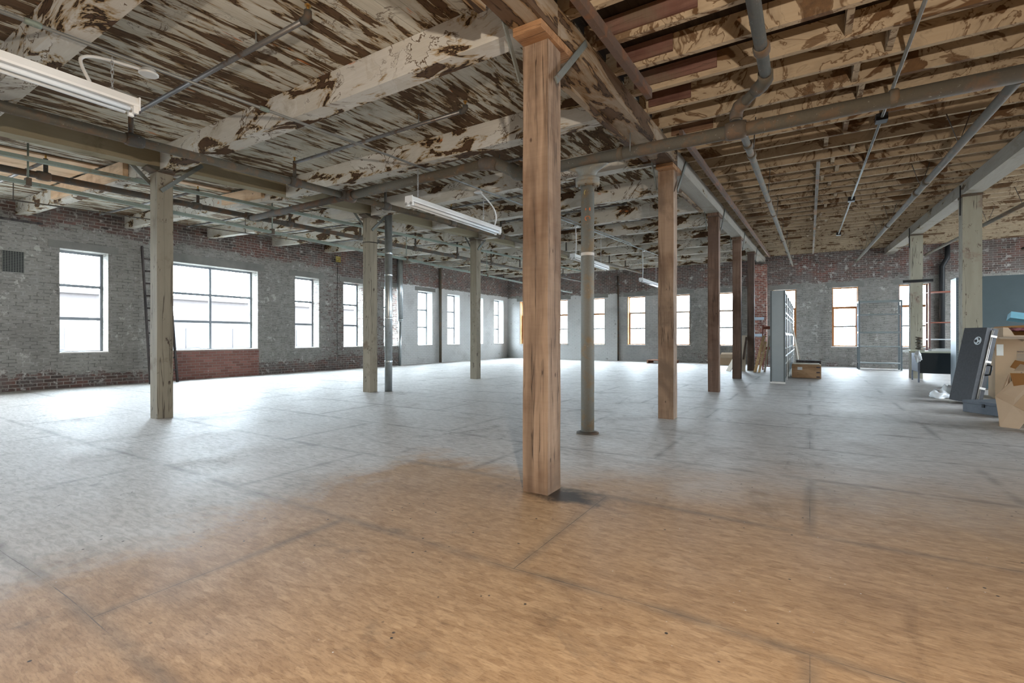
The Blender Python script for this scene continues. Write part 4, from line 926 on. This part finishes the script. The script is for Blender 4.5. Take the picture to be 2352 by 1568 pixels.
# ------------------------------------------------------------------ end wall things
b = MB().box(-1.72, -1.32, YF-.33, YF-.001, 0, 3.62); struct('trim_20', b, M['redbrick'], (-1.5, YF-.2, 0))
for z in (1.62, 1.02): solo('wall_batten', MB().box(-1.75, -1.40, YF-.36, YF-.335, z, z+.10), M['bluepaint'], 'pale blue painted board on the red brick pier, %s one' % ('upper' if z > 1.3 else 'lower'), 'board', (-1.6, YF-.35, z))
t = thing('timber_pallet', 'low red-brown timber pallet on the floor against the end wall', 'pallet', (-4.85, 18.9, 0))
for i in range(6): part('slat', MB().box(-5.33, -4.30, 18.5+.13*i, 18.5+.13*i+.10, .105, .125), M['pallet'], t)
for x in (-5.32, -4.85, -4.36): part('runner', MB().box(x, x+.05, 18.5, 19.25, 0, .104), M['pallet'], t)
def open_box(t, c, sx, sy, h, rz, mat, inside=None, flaps=(), low=None):
    """carton of four walls and a floor, thick board, with flaps bent outward"""
    m = Matrix.Translation(c) @ Matrix.Rotation(rz, 4, 'Z'); th = .008
    def hx(x0, x1, y0, y1, z0, z1): return [m @ Vector(q) for q in ((x0,y0,z0),(x1,y0,z0),(x1,y1,z0),(x0,y1,z0),(x0,y0,z1),(x1,y0,z1),(x1,y1,z1),(x0,y1,z1))]
    a, b_ = sx/2, sy/2
    B = MB(); B.hexa(hx(-a, a, -b_, -b_+th, 0, low or h)); B.hexa(hx(-a, a, b_-th, b_, 0, h)); B.hexa(hx(-a, -a+th, -b_+th, b_-th, 0, h)); B.hexa(hx(a-th, a, -b_+th, b_-th, 0, h)); B.hexa(hx(-a+th, a-th, -b_+th, b_-th, 0, th))
    part('carton', B, mat, t)
    for side, ln, ang in flaps:
        ca, sa = math.cos(ang), math.sin(ang); F = MB()
        if side in ('y-', 'y+'):
            s = -1 if side == 'y-' else 1; p = [(-a, s*b_, h), (a, s*b_, h), (a*.92, s*(b_+ln*ca), h+ln*sa), (-a*.92, s*(b_+ln*ca), h+ln*sa)]
        else:
            s = -1 if side == 'x-' else 1; p = [(s*a, -b_, h), (s*a, b_, h), (s*(a+ln*ca), b_*.92, h+ln*sa), (s*(a+ln*ca), -b_*.92, h+ln*sa)]
        F.prism([m @ Vector(q) for q in p], (0, 0, .008)); part('flap', F, inside or mat, t)
    return m
t = thing('cardboard_box', 'small brown cardboard carton standing by the end wall between two brown posts', 'box', (-2.58, 18.9, 0))
open_box(t, (-2.56, 18.95, 0), .45, .4, .36, 0, M['cardboard'], M['cardboard_pale'], (('y-', .12, -1.1), ('y+', .12, .6)))
t = solo('plywood_sheet', MB().prism([(-2.13, 15.62, 0.003), (-1.97, 15.30, 0.003), (-1.80, 15.45, .39), (-1.95, 15.75, .39)], (.02, .012, 0)), M['ply_pale'], 'low pale offcut leaning at the foot of the fourth brown post', 'panel', (-2., 15.5, 0))
t = thing('plywood_sheet', 'tall pale plywood panel leaning between the last two brown posts', 'panel', (-1.72, 15.9, 0))
part('sheet', MB().prism([(-1.76, 15.52, .003), (-1.60, 15.56, .003), (-1.60, 15.96, 1.05), (-1.76, 15.92, 1.05)], (.0, -.03, .0)), M['ply_pale'], t)
part('batten', MB().bar((-1.66, 15.62, .35), (-1.60, 15.86, 1.0), .05, .03, (1, 0, 0)), M['post_dark'], t)
for k, (p, q, w) in enumerate((((-1.33, 15.35, .003), (-1.14, 15.9, 1.04), .075), ((-1.22, 15.30, .003), (-1.09, 15.85, .86), .06), ((-1.10, 15.55, .003), (-1.00, 16.0, 1.02), .05))):
    solo('lumber_offcut', MB().bar(p, q, w, .035, (1, 0, 0)), M['lumber' if k < 2 else 'ply_pale'], ['longest pale plank leaning beside the darkest brown post', 'short orange plank leaning beside the darkest brown post', 'whitish plank leaning against the red steel rack'][k], 'plank', p, 'planks leaning by the steel bins')
t = thing('steel_rack', 'red-brown steel rack frame standing beside the tall steel bins', 'rack', (-1.1, 16.6, 0))
for x in (-1.22, -.84): part('upright', MB().box(x-.02, x+.02, 16.58, 16.62, 0, 1.34), M['redsteel'], t)
for z in (.62, 1.24): part('rail', MB().box(-1.20, -.86, 16.57, 16.60, z, z+.09), M['redsteel'], t)
for i in range(5): part('wire_bar', MB().cyl((-1.16+.07*i, 16.60, .12), (-1.16+.07*i, 16.60, .62), .010, 6), M['redsteel'], t)
part('rail', MB().box(-1.20, -.86, 16.59, 16.62, .10, .13), M['redsteel'], t)

# row of steel bins, end-on
x0, x1, zt = -.735, -.446, 2.005
for k in range(6):
    y0 = 11.90+1.155*k; y1 = y0+1.148
    t = thing('steel_bin_unit', 'tall blue-grey steel bin shelving unit, %s' % ('nearest of the row, its perforated end facing the room' if k == 0 else '%s of the row counted from the room' % ORD[k]), 'shelving', (x0, y0, 0), 'row of steel bin shelving')
    for yy in (y0, y1-.010): 
        e = part('end_panel', MB().box(x0+.03, x1-.03, yy, yy+.008, .05, zt), M['steel_blue'], t)
        if k == 0 and yy == y0:
            part('flange', MB().box(x0, x0+.034, yy-.006, yy+.004, .02, zt), M['perf'], e); part('flange', MB().box(x1-.034, x1, yy-.006, yy+.004, .02, zt), M['perf'], e)
            part('foot_plate', MB().box(x0, x1, yy-.02, yy-.004, .0, .035), M['strap'], e)
    for xx in (x0, x1-.01):
        for yy in (y0+.006, y1-.048): part('upright', MB().box(xx, xx+.01, yy, yy+.034, 0, zt), M['strap' if xx > -.6 else 'perf_y'], t)
    for z in (.06, .40, .74, 1.08, 1.42, 1.74, zt-.03): part('shelf', MB().box(x0+.012, x1-.012, y0+.012, y1-.016, z, z+.022), M['shelf_steel'], t)
    for f in (.33, .66): part('divider', MB().box(x0+.02, x1-.02, y0+(y1-y0)*f, y0+(y1-y0)*f+.006, .09, zt-.04), M['steel_blue'], t)
    part('back_sheet', MB().box(x0+.006, x0+.010, y0+.045, y1-.05, .06, zt-.03), M['steel_teal'], t)
    for z in (.60, 1.06, 1.52): part('brace', MB().bar((x1+.006, y0+.02, z+.01*(k % 2)), (x1+.006, y1-.02, z), .03, .006, (0, 0, 1)), M['strap'], t)
for k in range(3):
    b = MB().bar((-.24+.05*k, 14.9+.1*k, .003), (-.395+.012*k, 14.95+.12*k, 1.28-.06*k), .025, .02, (0, 1, 0))
    solo('leaning_pole', b, M['ply_pale' if k != 1 else 'galv'], ['white pole leaning on the steel bins, nearest of three', 'grey metal pole leaning on the steel bins, middle of three', 'dull pole leaning on the steel bins, farthest of three'][k], 'pole', (-.24+.05*k, 14.9+.1*k, 0), 'poles behind the wooden crate')
t = thing('wooden_crate', 'orange plywood crate with dark handle slots on the floor beside the steel bins', 'crate', (-.07, 13.95, 0))
part('box', MB().box(-.375, .232, 13.68, 14.22, 0.012, .335).bevel(.006), M['crate'], t)
part('lid', MB().box(-.365, .20, 13.69, 14.20, .337, .355), M['ply_pale'], t, 'pale lid board')
part('label_patch', MB().box(-.255, -.155, 13.672, 13.679, .205, .275), M['bag'], t, 'torn pale blue paper label')
for z in (.26, .14, .03): part('handle_slot', MB().box(.135, .205, 13.674, 13.680, z, z+.03), M['print'], t)
solo('flat_carton', MB().box(-.30, .24, 14.30, 14.75, 0., .41).bevel(.004), M['ladder'], 'dark box standing behind the plywood crate, pale lid edge showing', 'box', (0, 14.5, 0))

# bare shelf frame against the end wall
t = thing('shelf_frame', 'open steel shelf frame with five bare shelf levels between two end windows', 'shelving', (1.8, 18.6, 0))
for x in (1.28, 2.31):
    for y in (18.40, 18.86): part('upright', MB().box(x, x+.045, y, y+.035, 0, 2.12), M['perf'], t)
for z, h in ((2.07, .05), (1.68, .03), (1.12, .05), (.70, .025), (.19, .025)): part('shelf', MB().box(1.285, 2.35, 18.41, 18.88, z, z+h), M['shelf_steel'], t)
solo('cross_board', MB().box(1.93, 2.50, 15.035, 15.075, 2.32, 2.385).bevel(.004), M['black'], 'black board fixed across the painted post behind the desk', 'board', (2.2, 15.05, 2.32))
t = thing('shelf_frame', 'red-brown steel shelf frame in front of the window behind the desk', 'shelving', (3.4, 18.6, 0))
for x in (2.955, 3.90):
    for y in (18.40, 18.80): part('upright', MB().box(x, x+.045, y, y+.035, 0, 2.58), M['perf_brown'], t)
for z, m_ in ((2.3, 'redsteel'), (1.41, 'redsteel'), (.92, 'strap'), (.4, 'redsteel')): part('shelf', MB().box(2.96, 3.94, 18.41, 18.82, z, z+.028), M[m_], t)
solo('drain_pipe', MB().tube([(3.62, YF-.12, 3.85), (3.62, YF-.12, 3.45), (3.50, YF-.10, 3.2), (3.50, YF-.10, .0)], .07, 12), M['blackpipe'], 'black drain pipe with a bend on the end wall behind the teal shelving', 'pipe', (3.5, YF-.1, 0))

# desk
t = thing('steel_desk', 'grey steel desk with black front panel and cluttered cream top', 'desk', (2.7, 14.2, 0))
dx0, dx1, dy0, dy1 = 2.035, 3.35, 13.80, 14.62
part('desktop', MB().box(dx0-.16, dx1+.05, dy0-.02, dy1+.03, .655, .69).bevel(.006), M['desk_top'], t)
part('modesty_panel', MB().box(dx0+.035, dx1-.035, dy0, dy0+.015, .205, .655), M['desk_front'], t, 'black front panel')
part('pedestal', MB().box(dx0, dx0+.3, dy0+.02, dy1-.02, .23, .654).bevel(.004), M['desk_side'], t, 'blue-grey drawer pedestal')
for x in (dx0, dx1-.03):
    for y in (dy0, dy1-.03): part('leg', MB().box(x, x+.03, y, y+.03, 0, .23 if x < 2.5 else .655), M['desk_side'], t)
solo('document_box', MB().box(2.27, 2.62, 13.83, 14.2, .692, .735).bevel(.004), M['paper'], 'flat white box on the middle of the desk', 'box', (2.4, 14, .69))
solo('paper_sheaf', MB().box(2.35, 2.58, 13.90, 14.15, .737, .748).bevel(.002), M['paper'], 'papers lying on top of the flat white box', 'papers', (2.45, 14, .737))
solo('yellow_folder', MB().obox((2.02, 14.1, .70), (.26, .34, .018), .15), M['desk_top'], 'pale green folder on the left end of the desk', 'folder', (2.02, 14.1, .692))
solo('brown_board', MB().box(2.68, 3.2, 13.9, 14.3, .692, .712), M['brown_board'], 'brown board lying on the right half of the desk', 'board', (2.9, 14.1, .692))
b = MB().blob((2.03, 13.745, .585), (.05, .03, .085), 12, 9, .35, 5).blob((2.0, 13.745, .64), (.03, .02, .04), 10, 7, .3, 9)
solo('plastic_bag', MB().blob((2.03, 13.742, .575), (.055, .028, .105), 20, 16, .42, 5, -9, .16), M['bag'], 'crumpled white plastic bag hanging from the desk corner', 'bag', (2.03, 13.74, .5)); b.bm.free()
t = solo('wire_basket_plant', MB().tube([(2.14+.06*math.sin(i*1.7), 14.40+.03*math.cos(i*2.3), .70+.012*i) for i in range(26)], .012, 5), M['iron_dk'], 'dark tangled ornament standing on the desk in front of the painted post', 'ornament', (2.14, 14.4, .69))

# teal shelving
for k, (ux0, ux1) in enumerate(((2.405, 3.50), (3.505, 4.60))):
    t = thing('steel_shelving', 'tall teal-grey steel shelving with closed back, %s' % ('behind the boxes, bright edge by the desk' if k == 0 else 'second unit reaching out of view'), 'shelving', (ux0, 12.45, 0), 'teal steel shelving')
    part('back_panel', MB().box(ux0+.05, ux1, 12.456, 12.464, .03, 2.15), M['steel_teal'], t)
    part('upright', MB().box(ux0, ux0+.055, 12.448, 12.455, 0, 2.15), M['perf'], t)
    part('side_panel', MB().box(ux0, ux0+.006, 12.456, 12.87, .0, 2.145), M['perf_y' if k else 'steel_blue'], t, 'bright blue-grey end panel')
    for z in (.1, .6, 1.1, 1.6, 2.1): part('shelf', MB().box(ux0+.01, ux1-.01, 12.466, 12.86, z, z+.02), M['shelf_steel'], t)
    part('upright', MB().box(ux1-.05, ux1-.002, 12.835, 12.872, 0, 2.15), M['perf'], t)

# ------------------------------------------------------------------ the pile on the right
# leaning black instrument case: axes u along its face, n back from its face, leaning against the carton
u = Vector((.438, -.899, 0)); nn = Vector((.899, .438, 0)); base = Vector((1.845, 9.985, .004))
la = math.radians(11.5); wv = Vector((0,0,1))*math.cos(la) + nn*math.sin(la); bn = nn*math.cos(la) - Vector((0,0,1))*math.sin(la)
CW, CH, CT = .40, 1.13, .155
def cpt(a, h, d): return base + Vector((0,0,CT*math.sin(la))) + u*a + wv*h + bn*d
def cbox(a0, a1, h0, h1, d0, d1): return [cpt(a0,h0,d0), cpt(a1,h0,d0), cpt(a1,h0,d1), cpt(a0,h0,d1), cpt(a0,h1,d0), cpt(a1,h1,d0), cpt(a1,h1,d1), cpt(a0,h1,d1)]
t = thing('instrument_case', 'tall black padded instrument case leaning beside the cartons, round silver badge', 'case', tuple(base))
part('lid', MB().hexa(cbox(0, CW, 0, CH, 0, CT*.47)).bevel(.03, 3), M['case'], t, 'black lid')
part('body', MB().hexa(cbox(0, CW, 0, CH, CT*.53, CT)).bevel(.02, 2), M['case_side'], t, 'black lower half')
for d in (CT*.44, CT*.56):
    part('trim_rail', MB().tube([cpt(CW+.004, .02, d), cpt(CW+.006, CH-.03, d)], .008, 8), M['alu'], t, 'aluminium edge rail')
part('hinge_strip', MB().hexa(cbox(.02, CW-.004, .01, CH-.01, CT*.46, CT*.54)), M['black'], t)
for h in (.22, .62, 1.0):
    part('latch', MB().hexa(cbox(CW, CW+.014, h, h+.03, CT*.4, CT*.95)).bevel(.004), M['alu'], t, 'metal latch')
part('handle', MB().tube([cpt(CW, .44, CT*.8), cpt(CW+.05, .45, CT*.85), cpt(CW+.055, .52, CT*.86), cpt(CW+.05, .58, CT*.85), cpt(CW, .59, CT*.8)], .012, 8), M['black'], t)
bd = part('badge', MB().tube([cpt(.29, .93, -.004), cpt(.29, .93, .004)], .062, 24), M['badge'], t, 'round silver badge with white swirl')
for a in (0.7, 2.8, 4.9): part('badge_mark', MB().tube([cpt(.29+.042*math.cos(a+q*.25), .93+.042*math.sin(a+q*.25), -.006) for q in range(4)], .0065, 6), M['case_side'], bd)
part('badge_mark', MB().tube([cpt(.268, .945, -.006), cpt(.275, .925, -.006), cpt(.268, .905, -.006)], .008, 6), M['case_side'], bd)
part('badge_mark', MB().tube([cpt(.31, .955, -.006), cpt(.318, .94, -.006)], .007, 6), M['case_side'], bd)

# low case in front
a = Vector((.63, -.777, 0)); n2 = Vector((.777, .63, 0)); p0 = Vector((1.752, 8.715, .004))
def lpt(i, j, h): return p0 + a*i + n2*j + Vector((0,0,h))
def lbox(i0, i1, j0, j1, h0, h1): return [lpt(i0,j0,h0), lpt(i1,j0,h0), lpt(i1,j1,h0), lpt(i0,j1,h0), lpt(i0,j0,h1), lpt(i1,j0,h1), lpt(i1,j1,h1), lpt(i0,j1,h1)]
t = thing('low_case', 'slate-blue flat hard case lying in front of the leaning black case', 'case', tuple(p0))
part('body', MB().hexa(lbox(0, .62, 0, .50, 0, .115)).bevel(.02, 2), M['lowcase'], t)
part('lid', MB().hexa(lbox(-.004, .624, -.004, .504, .118, .155)).bevel(.015, 2), M['lowcase'], t)
part('latch', MB().hexa(lbox(.24, .27, -.012, -.0045, .085, .13)).bevel(.003), M['black'], t)

# big carton
t = thing('moving_carton', 'big tall brown carton with printed words, behind the leaning black case', 'box', (2.95, 10.75, 0))
cd = math.atan2(-.10, 1.); mcar = open_box(t, (2.985, 11.0, .004), .82, .62, .99, cd, M['cardboard'], M['cardboard_pale'], (('y-', .22, -.12), ('x-', .2, -1.35), ('y+', .2, -1.3)))
part('flap', MB().prism([mcar @ Vector(q) for q in ((-.20, -.33, .985), (.40, -.33, .985), (.38, -.50, .93), (-.13, -.50, .93))], (0,0,.008)), M['cardboard_pale'], t)
part('shipping_label', MB().hexa([mcar @ Vector(q) for q in ((-.395,-.316,.70),(-.315,-.316,.70),(-.315,-.311,.70),(-.395,-.311,.70),(-.395,-.316,.88),(-.315,-.316,.88),(-.315,-.311,.88),(-.395,-.311,.88))]), M['paper'], t, 'white shipping label')
def text(parent, s, size, mat, mtx, label=None, name='lettering'):
    c = bpy.data.curves.new(name, 'FONT'); c.body = s; c.size = size*S; c.extrude = .0008
    o = bpy.data.objects.new(name, c); C.objects.link(o); c.materials.append(mat)
    dg = bpy.context.evaluated_depsgraph_get(); me = bpy.data.meshes.new_from_object(o.evaluated_get(dg)); bpy.data.objects.remove(o)
    me.materials.clear(); me.materials.append(mat)
    o = bpy.data.objects.new(name, me); C.objects.link(o)
    org = Matrix.Translation(-Vector(ORG[parent])*S)
    me.transform(org @ Matrix.Translation(mtx.to_translation()*S) @ mtx.to_3x3().to_4x4()); o.parent = parent; ORG[o] = ORG[parent]
    if label: o['label'] = label
    return o
front = mcar @ Matrix.Rotation(math.pi/2, 4, 'X')            # text plane on the front (-y) face
def onface(x, z): m = mcar @ Matrix.Translation((x, -.313, z)) @ Matrix.Rotation(math.pi/2, 4, 'X'); return m
text(t, 'novon', .050, M['print'], onface(-.165, .755), 'small dark printed word')
for i, z in enumerate((.725, .713, .70, .685, .665, .653, .641, .629, .60, .588, .576, .562)):
    part('print_line', MB().hexa([mcar @ Vector(q) for q in ((-.165,-.3135,z),(-.035,-.3135,z),(-.035,-.3105,z),(-.165,-.3105,z),(-.165,-.3135,z+.007),(-.035,-.3135,z+.007),(-.035,-.3105,z+.007),(-.165,-.3105,z+.007))]), M['print_grey'], t)
text(t, 'Tam', .125, M['print'], onface(-.15, .41), 'big dark printed letters')
# open carton on top with tinsel, blue box and bag
t2 = thing('open_carton', 'open brown carton with dark orange inside, sitting on top of the big carton', 'box', (2.95, 11.05, 1.01))
m2 = open_box(t2, (2.90, 11.08, 1.004), .52, .42, .155, .12, M['cardboard_pale'], M['cardboard_dk'], low=.025)
part('torn_flap', MB().prism([m2 @ Vector(q) for q in ((-.26,-.205,.02),(-.12,-.205,.02),(-.16,-.205,.10),(-.20,-.205,.15),(-.26,-.205,.155))], (0, .008, 0)), M['cardboard_pale'], t2)
part('lining', MB().hexa([m2 @ Vector(q) for q in ((-.22,.185,.02),(.24,.185,.02),(.24,.198,.02),(-.22,.198,.02),(-.22,.185,.17),(.24,.185,.20),(.24,.198,.20),(-.22,.198,.17))]), M['cardboard_dk'], t2, 'dark orange inner face')
b = MB(); rnd = random.Random(5)
solo('tinsel_garland', MB().tube([(2.90+.12*math.cos(i*.9)+rnd.uniform(-.02,.02), 11.05+.08*math.sin(i*1.3), 1.125+.016*math.sin(i*2.1)) for i in range(40)], .018, 6), M['tinsel'], 'maroon tinsel garland in the open brown carton', 'garland', (2.9, 11.05, 1.09))
b.bm.free()
t = thing('blue_package', 'pale blue printed package lying tilted across the open carton', 'package', (3.1, 11.25, 1.2))
mb_ = Matrix.Translation((3.14, 11.27, 1.295)) @ Matrix.Rotation(-.05, 4, 'Z') @ Matrix.Rotation(.20, 4, 'Y') @ Matrix.Rotation(-.25, 4, 'X')
def bx(x0, x1, y0, y1, z0, z1): return [mb_ @ Vector(q) for q in ((x0,y0,z0),(x1,y0,z0),(x1,y1,z0),(x0,y1,z0),(x0,y0,z1),(x1,y0,z1),(x1,y1,z1),(x0,y1,z1))]
part('box', MB().hexa(bx(-.30, .34, -.09, .10, -.055, .055)).bevel(.004), M['blue_box'], t)
part('dark_top', MB().hexa(bx(-.26, .34, -.09, .10, .056, .062)), M['print'], t, 'dark top face')
part('white_label', MB().hexa(bx(-.10, .08, -.0935, -.091, -.04, -.005)), M['paper'], t, 'white label strip'); part('white_label', MB().hexa(bx(.10, .30, -.0935, -.091, -.045, -.01)), M['paper'], t)
for i in range(4): part('printed_letter', MB().hexa(bx(-.07+.045*i, -.04+.045*i, -.0935, -.091, .005, .040)), M['blue_ink'], t)
solo('crumpled_bag', MB().blob((3.335, 10.88, 1.095), (.12, .09, .085), 16, 11, .22, 12, 1.018), M['teal_bag'], 'crumpled grey-green bag on top of the big carton', 'bag', (3.33, 10.88, 1.0))
# crushed front carton
t = thing('crushed_carton', 'crushed brown carton with torn open flaps, lying in front of the pile', 'box', (2.05, 7.7, 0))
def P(x, y, z): return Vector((x, y, z))
A_, B_, C_, D_ = P(1.80, 7.42, .003), P(2.14, 7.28, .003), P(2.55, 7.62, .003), P(2.1, 8.0, .003)
fa = MB().prism([A_, P(1.935, 7.36, .003), P(1.985, 7.34, .11), P(2.02, 7.34, .165), P(1.90, 7.40, .25), P(1.77, 7.46, .335)], (.006, .012, 0)); part('panel', fa, M['cardboard_pale'], t, 'pale crumpled corner panel')
fb = MB().prism([P(1.99, 7.325, .02), P(2.34, 7.19, .0), P(2.42, 7.20, .16), P(2.03, 7.325, .165)], (.006, .012, 0)); part('panel', fb, M['cardboard'], t)
fc = MB().prism([P(1.90, 7.395, .25), P(2.03, 7.33, .17), P(2.42, 7.20, .15), P(2.50, 7.26, .55), P(2.14, 7.42, .60)], (.004, .012, .003)); part('panel', fc, M['cardboard'], t, 'large brown side panel')
fd = MB().prism([P(1.77, 7.465, .335), P(1.90, 7.40, .25), P(2.14, 7.425, .60), P(1.99, 7.53, .60)], (.004, .012, .003)); part('panel', fd, M['cardboard_pale'], t)
part('back_panel', MB().prism([P(1.80, 7.46, .005), P(1.80, 7.46, .33), P(2.0, 7.95, .56), P(2.0, 7.95, .005)], (.012, 0, 0)), M['cardboard'], t)
part('back_panel', MB().prism([P(2.02, 7.95, .005), P(2.62, 7.70, .005), P(2.62, 7.70, .55), P(2.02, 7.95, .56)], (0, .012, 0)), M['cardboard'], t)
part('flap', MB().prism([P(1.90, 7.50, .60), P(2.03, 7.44, .605), P(2.06, 7.42, .50), P(1.92, 7.47, .46)], (.006, -.006, 0)), M['cardboard_dk'], t, 'dark torn flap')
part('flap', MB().prism([P(1.93, 7.50, .62), P(2.12, 7.40, .60), P(2.46, 7.30, .66), P(2.02, 7.60, .71)], (0, 0, .008)), M['cardboard_pale'], t)
part('flap', MB().prism([P(1.99, 7.56, .63), P(2.05, 7.55, .72), P(1.97, 7.62, .74), P(1.93, 7.62, .66)], (.006, 0, 0)), M['cardboard_dk'], t)
part('flap', MB().prism([P(2.16, 7.50, .72), P(2.50, 7.36, .70), P(2.56, 7.42, 1.03), P(2.30, 7.55, 1.02)], (0, .01, 0)), M['cardboard_pale'], t, 'pale flap standing up')
solo('silver_roll', MB().cyl((2.06, 7.50, .004), (2.12, 7.56, .16), .05, 14), M['galv'], 'dark silvery roll showing through the gap in the crushed carton', 'roll', (2.08, 7.5, 0))
# bag at the foot of the shelving
solo('plastic_bag', MB().blob((1.80, 10.42, .05), (.12, .12, .085), 26, 16, .25, 3, .003, .10), M['bag'], 'crumpled white plastic bag on the floor at the foot of the leaning case', 'bag', (1.8, 10.4, 0))
solo('plastic_bag', MB().blob((1.97, 10.75, .09), (.09, .09, .10), 14, 9, .25, 8, .003), M['bag'], 'smaller pale plastic bag tucked behind the leaning case', 'bag', (1.97, 10.75, 0))
solo('paper_scrap', MB().obox((1.86, 9.86, .006), (.07, .04, .006), .5), M['paper'], 'white paper scrap on the floor before the leaning case', 'paper', (1.86, 9.86, 0))

# ------------------------------------------------------------------ light
w = bpy.data.worlds.new('overcast_sky'); bpy.context.scene.world = w; w.use_nodes = True
bg = w.node_tree.nodes['Background']; bg.inputs[0].default_value = (.80, .90, 1., 1); bg.inputs[1].default_value = 44.
def lamp(name, kind, loc, energy, col, size, target=None, **kw):
    l = bpy.data.lights.new(name, kind); l.energy = energy; l.color = col; l.shadow_soft_size = size
    for k, v in kw.items(): setattr(l, k, v)
    o = bpy.data.objects.new(name, l); C.objects.link(o); o.location = Vector(loc)*S
    if target: o.rotation_euler = (Vector(target)-Vector(loc)).to_track_quat('-Z', 'Y').to_euler()
    return o
lamp('photographers_flash', 'POINT', (.88, -.87, 1.5), 740., (1., .88, .74), .05)

# ------------------------------------------------------------------ camera
cam = bpy.data.cameras.new('camera'); co = bpy.data.objects.new('camera', cam); C.objects.link(co)
co.location = (0, 0, S); yaw = math.atan2(1860-1176, 1111.); co.rotation_euler = (math.pi/2, 0, yaw)
cam.sensor_fit = 'HORIZONTAL'; cam.sensor_width = 36.; cam.lens = 1111./2352*36; cam.shift_y = -10./2352; cam.clip_end = 500
sc = bpy.context.scene; sc.camera = co
sc.view_settings.view_transform = 'Standard'; sc.view_settings.look = 'None'; sc.view_settings.gamma = 1.; sc.view_settings.use_curve_mapping = False
sc.view_settings.exposure = .2
sc.cycles.use_denoising = True
sc.cycles.use_adaptive_sampling = True; sc.cycles.adaptive_threshold = .04
sc.cycles.max_bounces = 5; sc.cycles.diffuse_bounces = 3; sc.cycles.glossy_bounces = 2; sc.cycles.transparent_max_bounces = 8; sc.cycles.sample_clamp_indirect = 6.
